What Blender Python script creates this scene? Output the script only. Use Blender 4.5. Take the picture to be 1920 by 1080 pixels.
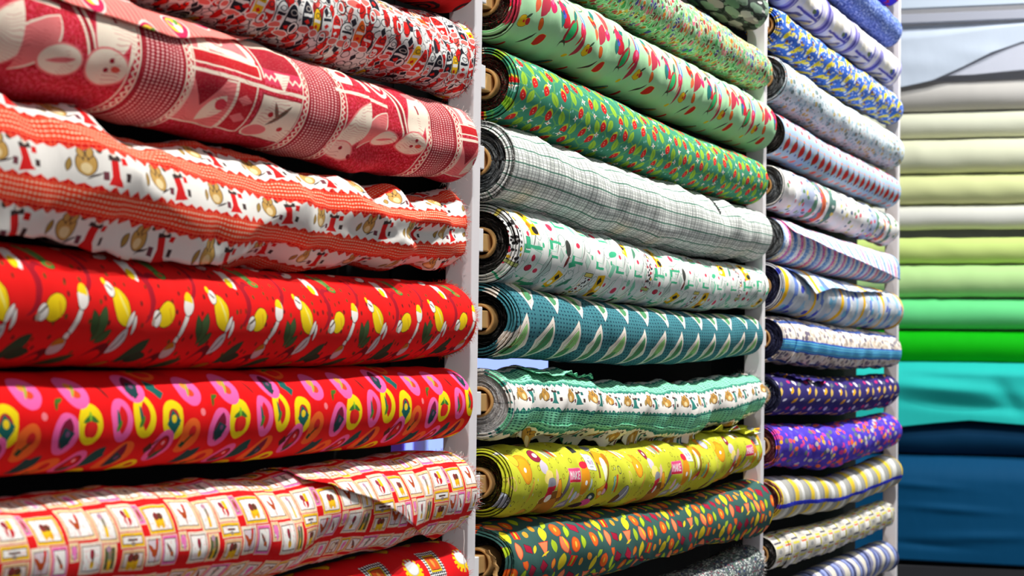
import bpy, math, random
import numpy as np

# ------------------------------------------------------------------ camera, world, lamps, exposure
scene = bpy.context.scene
for o in list(bpy.data.objects):
    bpy.data.objects.remove(o, do_unlink=True)
col = scene.collection

cam_d = bpy.data.cameras.new('camera')
cam = bpy.data.objects.new('camera', cam_d)
col.objects.link(cam)
scene.camera = cam
CAM_H = 1.35
YAW, PITCH, ROLL = math.radians(19.4865), math.radians(2.0183), .013
cam_d.sensor_width = 36.0
cam_d.lens = 4016.0 / 1920 * 36.0
cam_d.clip_start = .05
fx, fy, fz = math.cos(YAW) * math.cos(PITCH), math.sin(YAW) * math.cos(PITCH), math.sin(PITCH)
from mathutils import Vector, Matrix, Quaternion
fwd = Vector((fx, fy, fz))
q = fwd.to_track_quat('-Z', 'Y')
q = Quaternion(fwd, -ROLL) @ q
cam.rotation_mode = 'QUATERNION'
cam.rotation_quaternion = q
cam.location = (0, 0, CAM_H)
cam_d.dof.use_dof = True
cam_d.dof.focus_distance = 2.72
cam_d.dof.aperture_fstop = 13.0

world = bpy.data.worlds.new('world')
scene.world = world
world.use_nodes = True
world.node_tree.nodes['Background'].inputs[0].default_value = (.92, .95, 1.0, 1)
world.node_tree.nodes['Background'].inputs[1].default_value = .17

def lamp(kind, name, loc, energy, color, size=.05, target=None, spot=None):
    d = bpy.data.lights.new(name, kind)
    d.energy = energy
    d.color = color
    if kind == 'AREA':
        d.shape = 'RECTANGLE'; d.size, d.size_y = size
    else:
        d.shadow_soft_size = size
    if kind == 'SPOT':
        d.spot_size = math.radians(spot or 90); d.spot_blend = .6
    o = bpy.data.objects.new(name, d)
    o.location = loc
    if target:
        o.rotation_euler = (Vector(target) - Vector(loc)).to_track_quat('-Z', 'Y').to_euler()
    col.objects.link(o)
    return o

# ceiling spotlights in a line along the aisle, aimed at the racks
for i, sx in enumerate((.7, 1.9, 3.1, 4.3, 5.5)):
    lamp('SPOT', 'ceiling_spotlight', (sx, .02, 3.75), (120, 124, 162, 165, 104)[i], (1, .985, .95), .028, (sx + .1, .87, 1.35), 95)
# added fill light over the aisle that brightens the far shelf
lamp('AREA', 'shelf_fill', (5.2, -.1, 3.3), 27, (.93, .97, 1), (1.2, .3), (6.6, .6, 1.5))
lamp('AREA', 'front_fill', (-1.6, -1.8, 2.3), 6.5, (.95, .97, 1), (2.2, 1.6), (2.4, .9, 1.4))  # added weak fill from behind the camera, lifts the shaded sides

scene.view_settings.view_transform = 'Standard'
scene.view_settings.look = 'None'
scene.view_settings.exposure = 0.34
scene.view_settings.gamma = 1.0
scene.view_settings.use_curve_mapping = False

# ------------------------------------------------------------------ material graph helper
def lin(c):
    out = []
    for v in c[:3]:
        v = v / 255.0
        out.append(v / 12.92 if v <= .04045 else ((v + .055) / 1.055) ** 2.4)
    return (*out, 1.0)

class Mat:
    """Builds one node material; every print is painted shape over shape on metric UVs (mm)."""
    def __init__(s, name, base, rough=.85, warp=0.0, wscale=90, sheen=.0):
        s.m = bpy.data.materials.new(name)
        s.m.use_nodes = True
        s.t = s.m.node_tree
        s.bsdf = s.t.nodes['Principled BSDF']
        s.bsdf.inputs['Roughness'].default_value = rough
        s.bsdf.inputs['Specular IOR Level'].default_value = .14
        s.bsdf.inputs['Sheen Weight'].default_value = 0.0
        s.bsdf.inputs['Sheen Roughness'].default_value = .45
        s.c = lin(base)
        uv = s.t.nodes.new('ShaderNodeUVMap').outputs[0]
        s.uv0 = s.v('MULTIPLY', uv, (1000, 1000, 0))
        s.uv = s.uv0
        if warp:
            s.uv = s.warp(s.uv0, warp, wscale)
    def node(s, t, **kw):
        n = s.t.nodes.new(t)
        for k, v in kw.items():
            setattr(n, k, v)
        return n
    def put(s, sock, val):
        if hasattr(val, 'is_linked'):
            s.t.links.new(val, sock)
        else:
            sock.default_value = val
    def v(s, op, a, b=None, scale=None):
        n = s.node('ShaderNodeVectorMath', operation=op)
        s.put(n.inputs[0], a)
        if b is not None: s.put(n.inputs[1], b)
        if scale is not None: s.put(n.inputs[3], scale)
        return n.outputs[1] if op in ('LENGTH', 'DOT_PRODUCT', 'DISTANCE') else n.outputs[0]
    def f(s, op, a, b=None, c=None):
        n = s.node('ShaderNodeMath', operation=op)
        s.put(n.inputs[0], a)
        if b is not None: s.put(n.inputs[1], b)
        if c is not None: s.put(n.inputs[2], c)
        return n.outputs[0]
    def sep(s, a):
        n = s.node('ShaderNodeSeparateXYZ'); s.put(n.inputs[0], a); return n.outputs
    def comb(s, x, y, z=0.0):
        n = s.node('ShaderNodeCombineXYZ')
        s.put(n.inputs[0], x); s.put(n.inputs[1], y); s.put(n.inputs[2], z)
        return n.outputs[0]
    def noise(s, vec, scale, detail=2.0, out=0, rough=.5):
        n = s.node('ShaderNodeTexNoise', noise_dimensions='3D')
        s.put(n.inputs['Vector'], vec)
        n.inputs['Scale'].default_value = scale; n.inputs['Detail'].default_value = detail
        n.inputs['Roughness'].default_value = rough
        return n.outputs[out]
    def warp(s, vec, amp, scale):
        n = s.noise(vec, 1.0 / scale * 1.0, 1.0, 1)
        d = s.v('SUBTRACT', n, (.5, .5, .5))
        return s.v('ADD', vec, s.v('SCALE', d, scale=amp * 2))
    def tile(s, su, sv, ou=0.0, ov=0.0, drop=0, uv=None, k=1.0, frac=.5):
        """repeat the plane in su x sv mm cells, return the mm position about the cell centre"""
        w = su * k         # k stretches the print along the roll
        a = s.v('MULTIPLY_ADD', uv or s.uv, (1 / w, 1 / sv, 0))
        a.node.inputs[2].default_value = (-ou / w + .5, -ov / sv + .5, 0)
        if drop == 1:      # columns shifted by half a cell
            x, y, z = s.sep(a)
            a = s.comb(x, s.f('MULTIPLY_ADD', s.f('FLOOR', x), frac, y))
        elif drop == 2:    # rows shifted by half a cell
            x, y, z = s.sep(a)
            a = s.comb(s.f('MULTIPLY_ADD', s.f('FLOOR', y), frac, x), y)
        s.cell = s.v('FLOOR', a)
        fr = s.v('SUBTRACT', s.v('FRACTION', a), (.5, .5, 0))
        return s.v('MULTIPLY', fr, (su, sv, 0))
    def mask(s, p, k, x, y, a, b, ang=0.0):
        mp = s.node('ShaderNodeMapping', vector_type='TEXTURE')
        s.put(mp.inputs[0], p)
        mp.inputs[1].default_value = (x, y, 0)
        mp.inputs[2].default_value = (0, 0, math.radians(ang))
        if k == 'l': b = b / .4142
        mp.inputs[3].default_value = (a, b, 1)
        qv = mp.outputs[0]
        if k == 'e': return s.f('LESS_THAN', s.v('LENGTH', qv), 1.0)
        if k == 'r': return s.f('COMPARE', s.v('LENGTH', qv), .86, .14)
        if k == 'd': return s.f('LESS_THAN', s.v('DOT_PRODUCT', s.v('ABSOLUTE', qv), (1, 1, 0)), 1.0)
        if k == 'l': return s.f('LESS_THAN', s.v('LENGTH', s.v('ADD', s.v('ABSOLUTE', qv), (0, 1, 0))), 1.4142)
        if k == 'b':
            x_, y_, z_ = s.sep(s.v('ABSOLUTE', qv)); return s.f('LESS_THAN', s.f('MAXIMUM', x_, y_), 1.0)
        if k == 'h':
            x_, y_, z_ = s.sep(qv); return s.f('LESS_THAN', s.f('MAXIMUM', s.v('LENGTH', qv), s.f('SUBTRACT', 1.0, y_)), 1.0)
        if k == 't':
            x_, y_, z_ = s.sep(qv)
            return s.f('LESS_THAN', s.f('MAXIMUM', s.f('MULTIPLY_ADD', s.f('ABSOLUTE', x_), 2.0, y_), s.f('MULTIPLY', y_, -1.0)), 1.0)
        if k == 'c':       # crescent
            l1 = s.v('LENGTH', qv); l2 = s.v('LENGTH', s.v('ADD', qv, (.38, 0, 0)))
            return s.f('MULTIPLY', s.f('LESS_THAN', l1, 1.0), s.f('GREATER_THAN', l2, 1.02))
    def paint(s, mask, c):
        n = s.node('ShaderNodeMix', data_type='RGBA')
        s.put(n.inputs[0], mask)
        s.put(n.inputs[6], s.c)
        s.put(n.inputs[7], c if hasattr(c, 'is_linked') else lin(c))
        s.c = n.outputs[2]
    def draw(s, p, items, ox=0.0, oy=0.0, sx=1.0, lw=.8):
        if sx != 1: p = s.v('MULTIPLY', p, (1 / sx, 1, 1))
        for i, it in enumerate(items):
            if i % 8 == 7:      # a vanishing share of the colour keeps long chains in drawing order
                p = s.v('MULTIPLY_ADD', s.c, (1e-6, 1e-6, 0), ); p.node.inputs[2].default_value = (0, 0, 0)
                s.put(p.node.inputs[2], s._p)
            s._p = p
            k, x, y, a, b, ang, c = it[:7]
            x = x / sx
            if len(it) > 7 and it[7]:
                s.paint(s.mask(p, k, x + ox, y + oy, a + lw, b + lw, ang), it[7])
            s.paint(s.mask(p, k, x + ox, y + oy, a, b, ang), c)
    def cells(s, scale, stretch=(1, 1, 0), rnd=1.0, uv=None, feature='F1', metric='EUCLIDEAN'):
        n = s.node('ShaderNodeTexVoronoi', feature=feature, voronoi_dimensions='2D')
        if feature == 'F1': n.distance = metric
        s.put(n.inputs['Vector'], s.v('MULTIPLY', uv or s.uv, stretch))
        n.inputs['Scale'].default_value = 1.0 / scale
        n.inputs['Randomness'].default_value = rnd
        return n.outputs
    def ramp(s, fac, stops, const=True):
        n = s.node('ShaderNodeValToRGB')
        n.color_ramp.interpolation = 'CONSTANT' if const else 'LINEAR'
        e = n.color_ramp.elements
        while len(e) < len(stops): e.new(.5)
        for i, (pos, c) in enumerate(stops):
            e[i].position = pos; e[i].color = lin(c)
        s.put(n.inputs[0], fac)
        return n.outputs[0]
    def dots(s, size, radius, palette, stretch=(1, 1, 0), rnd=1.0, chance=1.0, uv=None):
        """one soft-edged blot per voronoi cell, colour picked from the palette"""
        o = s.cells(size, stretch, rnd, uv)
        r, g, b = s.sep(o[1])
        m = s.f('LESS_THAN', o[0], radius / size)
        if chance < 1: m = s.f('MULTIPLY', m, s.f('LESS_THAN', g, chance))
        n = len(palette)
        c = s.ramp(r, [(i / n, pc) for i, pc in enumerate(palette)]) if n > 1 else palette[0]
        s.paint(m, c)
    def done(s, weave=.25, wrinkle=.35, wsize=30.0):
        """woven thread grain and soft creases as bump, slight uneven dye"""
        n1 = s.noise(s.uv0, 1.6, 2)
        n2 = s.noise(s.v('MULTIPLY', s.uv0, (1.5, .55, 0)), 1 / wsize, 3)
        b1 = s.node('ShaderNodeBump'); b1.inputs['Strength'].default_value = wrinkle; b1.inputs['Distance'].default_value = .004
        s.put(b1.inputs['Height'], n2)
        b2 = s.node('ShaderNodeBump'); b2.inputs['Strength'].default_value = weave; b2.inputs['Distance'].default_value = .0006
        s.put(b2.inputs['Height'], n1); s.put(b2.inputs['Normal'], b1.outputs[0])
        s.put(s.bsdf.inputs['Normal'], b2.outputs[0])
        s.put(s.bsdf.inputs['Base Color'], s.c)
        return s.m

def plain(name, c, rough=.6, var=0.0, scale=8, metal=0, bump=0.0, emit=0.0):
    m = bpy.data.materials.new(name); m.use_nodes = True
    t = m.node_tree; b = t.nodes['Principled BSDF']
    b.inputs['Roughness'].default_value = rough; b.inputs['Metallic'].default_value = metal
    b.inputs['Specular IOR Level'].default_value = .3
    tc = t.nodes.new('ShaderNodeTexCoord'); nz = t.nodes.new('ShaderNodeTexNoise')
    t.links.new(tc.outputs['Object'], nz.inputs['Vector'])
    nz.inputs['Scale'].default_value = scale; nz.inputs['Detail'].default_value = 4
    r = t.nodes.new('ShaderNodeMix'); r.data_type = 'RGBA'
    t.links.new(nz.outputs[0], r.inputs[0])
    l = lin(c)
    r.inputs[6].default_value = tuple(x * (1 - var) for x in l[:3]) + (1,)
    r.inputs[7].default_value = tuple(min(1, x * (1 + var)) for x in l[:3]) + (1,)
    t.links.new(r.outputs[2], b.inputs['Base Color'])
    if bump:
        bp = t.nodes.new('ShaderNodeBump'); bp.inputs['Strength'].default_value = bump; bp.inputs['Distance'].default_value = .003
        t.links.new(nz.outputs[0], bp.inputs['Height']); t.links.new(bp.outputs[0], b.inputs['Normal'])
    if emit:
        t.links.new(r.outputs[2], b.inputs['Emission Color']); b.inputs['Emission Strength'].default_value = emit
    return m

# ------------------------------------------------------------------ geometry helpers
YB = .8853            # axis line of the rolls
YP = .8603            # front edge of the uprights
R_TUBE = .0185

def tag(o, label=None, cat=None, group=None, kind=None):
    if label: o['label'] = label
    if cat: o['category'] = cat
    if group: o['group'] = group
    if kind: o['kind'] = kind
    return o

def empty(name, loc):
    o = bpy.data.objects.new(name, None)
    o.location = loc; o.empty_display_size = .05
    col.objects.link(o)
    return o

def mesh_obj(name, verts, faces, mat, parent=None, uvs=None, smooth=True, loc=None, edges=()):
    me = bpy.data.meshes.new(name)
    me.from_pydata([tuple(v) for v in verts], list(edges), faces)
    if uvs is not None:
        ul = me.uv_layers.new(name='UVMap')
        n = len(me.loops)
        idx = np.empty(n, dtype=np.int32); me.loops.foreach_get('vertex_index', idx)
        ul.data.foreach_set('uv', np.asarray(uvs, dtype=np.float32)[idx].ravel())
    if smooth:
        me.polygons.foreach_set('use_smooth', [True] * len(me.polygons))
    me.materials.append(mat)
    me.update()
    o = bpy.data.objects.new(name, me)
    col.objects.link(o)
    if parent: o.parent = parent
    if loc: o.location = loc
    return o

def grid_faces(nx, ny, wrap=False):
    f = []
    for i in range(nx - 1):
        for j in range(ny if wrap else ny - 1):
            a = i * ny + j; b = i * ny + (j + 1) % ny
            f.append((a, a + ny, b + ny, b) if not wrap else (a, a + ny, (i + 1) * ny + (j + 1) % ny, b))
    return f

def box_data(x0, x1, y0, y1, z0, z1, bev=0.0):
    """a box with chamfered edges"""
    import bmesh
    bm = bmesh.new()
    bmesh.ops.create_cube(bm, size=1)
    for v in bm.verts:
        v.co = Vector(((x0 + x1) / 2 + v.co.x * (x1 - x0), (y0 + y1) / 2 + v.co.y * (y1 - y0), (z0 + z1) / 2 + v.co.z * (z1 - z0)))
    if bev:
        bmesh.ops.bevel(bm, geom=bm.edges[:], offset=bev, segments=2, affect='EDGES', profile=.6)
    bm.verts.ensure_lookup_table()
    vs = [v.co.copy() for v in bm.verts]
    fs = [[v.index for v in f.verts] for f in bm.faces]
    bm.free()
    return vs, fs

def box(name, dims, mat, parent=None, bev=.001, off=(0, 0, 0)):
    d = [dims[0] - off[0], dims[1] - off[0], dims[2] - off[1], dims[3] - off[1], dims[4] - off[2], dims[5] - off[2]]
    vs, fs = box_data(*d, bev=bev)
    return mesh_obj(name, vs, fs, mat, parent, smooth=False)

def interp(ctrl, x):
    c = np.array(ctrl)
    xs = c[:, 0]
    out = []
    for k in (1, 2):
        # smooth the polyline by averaging over a short window
        acc = 0
        for d in np.linspace(-.09, .09, 7):
            acc = acc + np.interp(x + d, xs, c[:, k])
        out.append(acc / 7)
    return out

class Roll:
    """the shape of one roll: centre height and radius along x, with folds and creases"""
    def __init__(s, x0, x1, ctrl, seed, amp=.0009, folds=(), bulges=(), creases=0, vshear=0.0):
        s.x0, s.x1, s.ctrl, s.seed = x0, x1, ctrl, seed
        rnd = random.Random(seed)
        s.w = [(rnd.uniform(.12, .5), rnd.choice((1, 2, 2, 3)), rnd.uniform(0, 6.28), amp * rnd.uniform(.5, 1)) for _ in range(4)]
        s.w += [(rnd.uniform(.03, .09), rnd.choice((-3, -2, 2, 3, 4)), rnd.uniform(0, 6.28), amp * .35 * rnd.uniform(.4, 1)) for _ in range(4)]
        s.folds, s.bulges, s.vshear = folds, bulges, vshear
        s.cr = [(rnd.uniform(x0, x1), rnd.uniform(-.3, 1.2), rnd.uniform(.008, .02), rnd.uniform(.5, 1.2), rnd.uniform(-.03, .03), rnd.uniform(.0012, .0028)) for _ in range(creases)]
        s.rm = float(np.mean([c[2] for c in ctrl]))
    def zr(s, x): return interp(s.ctrl, x)
    def R(s, x, th):
        z, r = s.zr(x)
        d = 0
        for lx, m, ph, a in s.w:
            d = d + a * np.sin(6.2832 * x / lx + m * th + ph)
        for lx, m, ph, a in s.folds:        # sharp-backed folds running round or along the roll
            t = np.sin((6.2832 * x / lx + m * th + ph) / 2)
            d = d + a * (1 - 2 * np.abs(t) ** .7)
        tw = (th + math.pi / 2) % (2 * math.pi) - math.pi / 2
        for bx, bt, sx, st, a in s.bulges:
            d = d + a * np.exp(-((x - bx) / sx) ** 2 - ((tw - bt) / st) ** 2)
        for bx, bt, sx, st, sk, a in s.cr:
            xx = x - bx - sk * (tw - bt)
            d = d + a * np.exp(-(xx / sx) ** 2 - ((tw - bt) / st) ** 2) - a * .8 * np.exp(-((xx - sx * 1.3) / (sx * .6)) ** 2 - ((tw - bt) / st) ** 2)
        return r + d
    def pos(s, x, th, off=0.0):
        z, r = s.zr(x)
        rr = s.R(x, th) + off
        return np.stack([x + 0 * th, -rr * np.cos(th), z + rr * np.sin(th)], -1)

def build_sheet(name, roll, X, TH, OFF, mat, parent, base, uvs=None, thick=.0012, wrap=False):
    P = roll.pos(X, TH, OFF)
    P[..., 0] -= base[0]; P[..., 1] += YB - base[1]; P[..., 2] -= base[2]
    nx, ny = X.shape
    if uvs is None:
        uvs = np.stack([(X + .297) / 1.108, TH * roll.rm + roll.vshear * (X - roll.x0)], -1)
    o = mesh_obj(name, P.reshape(-1, 3), grid_faces(nx, ny), mat, parent, uvs.reshape(-1, 2))
    if thick:
        m = o.modifiers.new('thickness', 'SOLIDIFY'); m.thickness = thick; m.offset = 0
    return o

def fringe(name, roll, xe, dirx, mat, parent, base, n=170, ln=.006, seed=1, arc=(-1.6, 2.2)):
    """loose threads standing off the cut edge"""
    rnd = random.Random(seed)
    vs, fs = [], []
    for i in range(n):
        th = rnd.uniform(*arc)
        x = np.array(xe + rnd.uniform(-.004, .002) * dirx)
        p = roll.pos(x, np.array(th), .0004)
        p = Vector((p[0] - base[0], p[1] + YB - base[1], p[2] - base[2]))
        rad = Vector((0, -math.cos(th), math.sin(th))); tan = Vector((0, math.sin(th), math.cos(th)))
        L = ln * rnd.uniform(.4, 1.3); w = .00026
        d = (Vector((dirx, 0, 0)) * rnd.uniform(-.2, 1) + rad * rnd.uniform(.1, 1) + tan * rnd.uniform(-.7, .7)).normalized()
        bend = (tan * rnd.uniform(-1, 1) + rad * rnd.uniform(-.8, .8)) * L * .5
        k = len(vs)
        a1 = d.cross(rad).normalized() if d.cross(rad).length > .01 else tan
        a2 = d.cross(a1).normalized()
        for j, t in enumerate((0, .5, 1.0)):
            c = p + d * L * t + bend * t * t
            ww = w * (1 - .6 * t)
            for a in (0, 2.09, 4.19):
                vs.append(c + (a1 * math.cos(a) + a2 * math.sin(a)) * ww)
        for j in range(2):
            for a in range(3):
                b = (a + 1) % 3
                fs.append((k + j * 3 + a, k + j * 3 + b, k + j * 3 + 3 + b, k + j * 3 + 3 + a))
        fs.append((k + 6, k + 7, k + 8))
    return mesh_obj(name, vs, fs, mat, parent)

def rolled_end(roll, xe, dirx, mat, parent, base, tele=.006, layers=9, seed=3, r_in=R_TUBE, recess=0.0):
    nr, nt = 46, 120
    t = np.linspace(0, 1, nr)[:, None] + np.zeros((1, nt))
    th = np.linspace(0, 2 * math.pi, nt, endpoint=False)[None, :] + np.zeros((nr, 1))
    Re = roll.R(np.full_like(th, xe), th)
    r = r_in + (Re - r_in) * t
    rs = np.random.RandomState(seed)
    ph = (t * layers - th / (2 * math.pi))
    layer = np.floor(ph)
    lo = rs.uniform(-1, 1, 64)
    off = tele * .5 * (lo[(layer.astype(int)) % 64]) * np.minimum(1, (1 - t) * 9)
    off = off + .0012 * np.sin(ph * 2 * math.pi) + tele * .35 * np.sin(th * 2 + lo[3] * 9) * np.sin(t * 7 + lo[5] * 5) * np.minimum(1, (1 - t) * 6)
    off = off + rs.uniform(-.0007, .0007, off.shape) * (t < 1)
    off = off - recess * np.clip((.72 - t) / .08, 0, 1)
    z, _ = roll.zr(np.array(xe))
    P = np.stack([xe + dirx * off - base[0], -r * np.cos(th) + YB - base[1], z + r * np.sin(th) - base[2]], -1)
    uv = np.stack([th * .03, r], -1)
    return mesh_obj('rolled_end', P.reshape(-1, 3), grid_faces(nr, nt, True), mat, parent, uv.reshape(-1, 2))

def tube(roll, xe, dirx, mat, parent, base):
    n = 40
    z = float(roll.zr(np.array(xe))[0])
    prof = [(.09, .0152), (-.004, .0150), (-.0052, .0156), (-.0054, .0178), (-.004, .0186), (.09, .0186)]
    vs = []; uv = []
    for k, (dx, r) in enumerate(prof):
        for i in range(n):
            a = 6.28319 * i / n
            vs.append((xe - base[0] - dirx * dx, -r * math.cos(a) + YB - base[1], z + r * math.sin(a) - base[2]))
            uv.append((a * r, dx))
    return mesh_obj('cardboard_tube', vs, grid_faces(len(prof), n, True), mat, parent, uv)

CARD = plain('cardboard', (196, 150, 92), .8, .35, 60, bump=.3)
DARKIN = None

def fabric_bolt(rid, x0, x1, ctrl, mat, endmat, label, seed, amp=.0009, folds=(), bulges=(), creases=0, vshear=0.0,
                tele=.006, recess=0.0, near=True, name='fabric_bolt', group=None, cap_layers=9, nx=None):
    roll = Roll(x0, x1, ctrl, seed, amp, folds, bulges, creases, vshear)
    zb = float(min(c[1] - c[2] for c in ctrl))
    base = ((x0 + x1) / 2, YB, zb)
    root = tag(empty(name, base), label, 'fabric roll', group)
    nx = nx or int((x1 - x0) / .0062)
    nt = 112
    xs = np.linspace(x0, x1, nx)
    th = np.linspace(-math.pi, math.pi, nt)          # the seam lies at the back
    X, TH = np.meshgrid(xs, th, indexing='ij')
    P = roll.pos(X, TH)
    P[:, -1] = P[:, 0]
    P[..., 0] -= base[0]; P[..., 1] += YB - base[1]; P[..., 2] -= base[2]
    uv = np.stack([(X + .297) / 1.108, TH * roll.rm + vshear * (X - x0)], -1)
    mesh_obj('wound_fabric', P.reshape(-1, 3), grid_faces(nx, nt), mat, root, uv.reshape(-1, 2))
    rolled_end(roll, x0, -1, endmat, root, base, tele, cap_layers, seed + 5, recess=recess)
    rolled_end(roll, x1, 1, endmat, root, base, tele * .5, cap_layers, seed + 9)
    tube(roll, x0, -1, CARD, root, base)
    return root, roll, base

# ------------------------------------------------------------------ printed fabrics
RED = (236, 22, 20)

def end_mat(name, dark, mid, light, accents=()):
    """cut edge of a wound roll: thin layers, frayed threads"""
    m = Mat(name, dark, .95)
    u, v, _ = m.sep(m.uv0)
    wob = m.noise(m.uv0, .12, 2)
    a = m.noise(m.comb(m.f('MULTIPLY', u, .05), m.f('MULTIPLY_ADD', wob, 2.5, v)), .9, 3, rough=.7)
    m.c = m.ramp(a, [(0, dark), (.44, dark), (.54, mid), (.68, light)], False)
    b = m.noise(m.v('MULTIPLY', m.uv0, (.5, .9, 0)), .7, 3, 1, .7)
    for i, ac in enumerate(accents):
        x, y, z = m.sep(b)
        m.paint(m.f('GREATER_THAN', (x, y, z)[i % 3], .60), ac)
    return m.done(weave=1.0, wrinkle=.6, wsize=4)

def retro_bottles():        # red / black / white bottles and jars
    m = Mat('print_red_black_bottles', (240, 236, 232), warp=2.2, wscale=14)
    m.dots(11, 4.8, [(230, 30, 24), (226, 222, 220), (40, 38, 48), (200, 20, 20), (236, 90, 80), (230, 30, 24)], (.75, .6, 0))
    # hand-drawn loops in black line
    o = m.cells(9, (.6, 1, 0))
    m.paint(m.f('COMPARE', o[0], .42, .05), (45, 38, 42))
    p = m.tile(82, 100, 0, 0, 1, k=2.0)
    it = []
    K, Rr, Or, Ye, Wh, Pk = (32, 32, 44), (228, 30, 22), (245, 110, 30), (252, 200, 20), (250, 248, 244), (240, 120, 110)
    for x, y, a, b, c, o in [(-34, 28, 5, 16, Rr, Wh), (-22, 30, 4.5, 12, Wh, K), (-10, 26, 6, 15, K, Wh), (3, 30, 4, 14, Ye, Wh), (13, 26, 5.5, 16, Rr, Wh), (25, 28, 5, 13, Wh, K), (35, 24, 5, 17, K, Wh),
                             (-34, -16, 5.5, 15, K, Wh), (-23, -18, 4, 13, Ye, K), (-12, -14, 5.5, 14, Wh, K), (0, -18, 5, 15, Rr, Wh), (12, -20, 6, 13, Wh, K), (24, -16, 4.5, 15, Or, Wh), (34, -20, 4.5, 12, Rr, K)]:
        it += [('e', x, y, a, b, 6, c, o), ('e', x, y - b * .8, a * .95, 3.2, 8, Pk, Wh), ('b', x, y + b * .15, a * .82, 1.5, 4, Wh if c != Wh else K), ('r', x, y + b * .55, a * .6, 2.6, 0, K if c != K else (200, 190, 180)), ('d', x, y - b * .3, a * .5, 2.6, 0, Rr if c != Rr else Wh)]
    m.draw(p, it, lw=1.1)
    p2 = m.tile(30, 36, 7, 3, 2, k=2.0)
    m.draw(p2, [('r', -7, 3, 3.2, 6, 10, (250, 248, 244), (50, 40, 44)), ('d', 6, -8, 2.4, 5, 0, (40, 36, 46), (250, 248, 244)), ('e', 8, 9, 2.6, 2.2, 0, (226, 40, 40))], lw=.7)
    return m.done()

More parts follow.
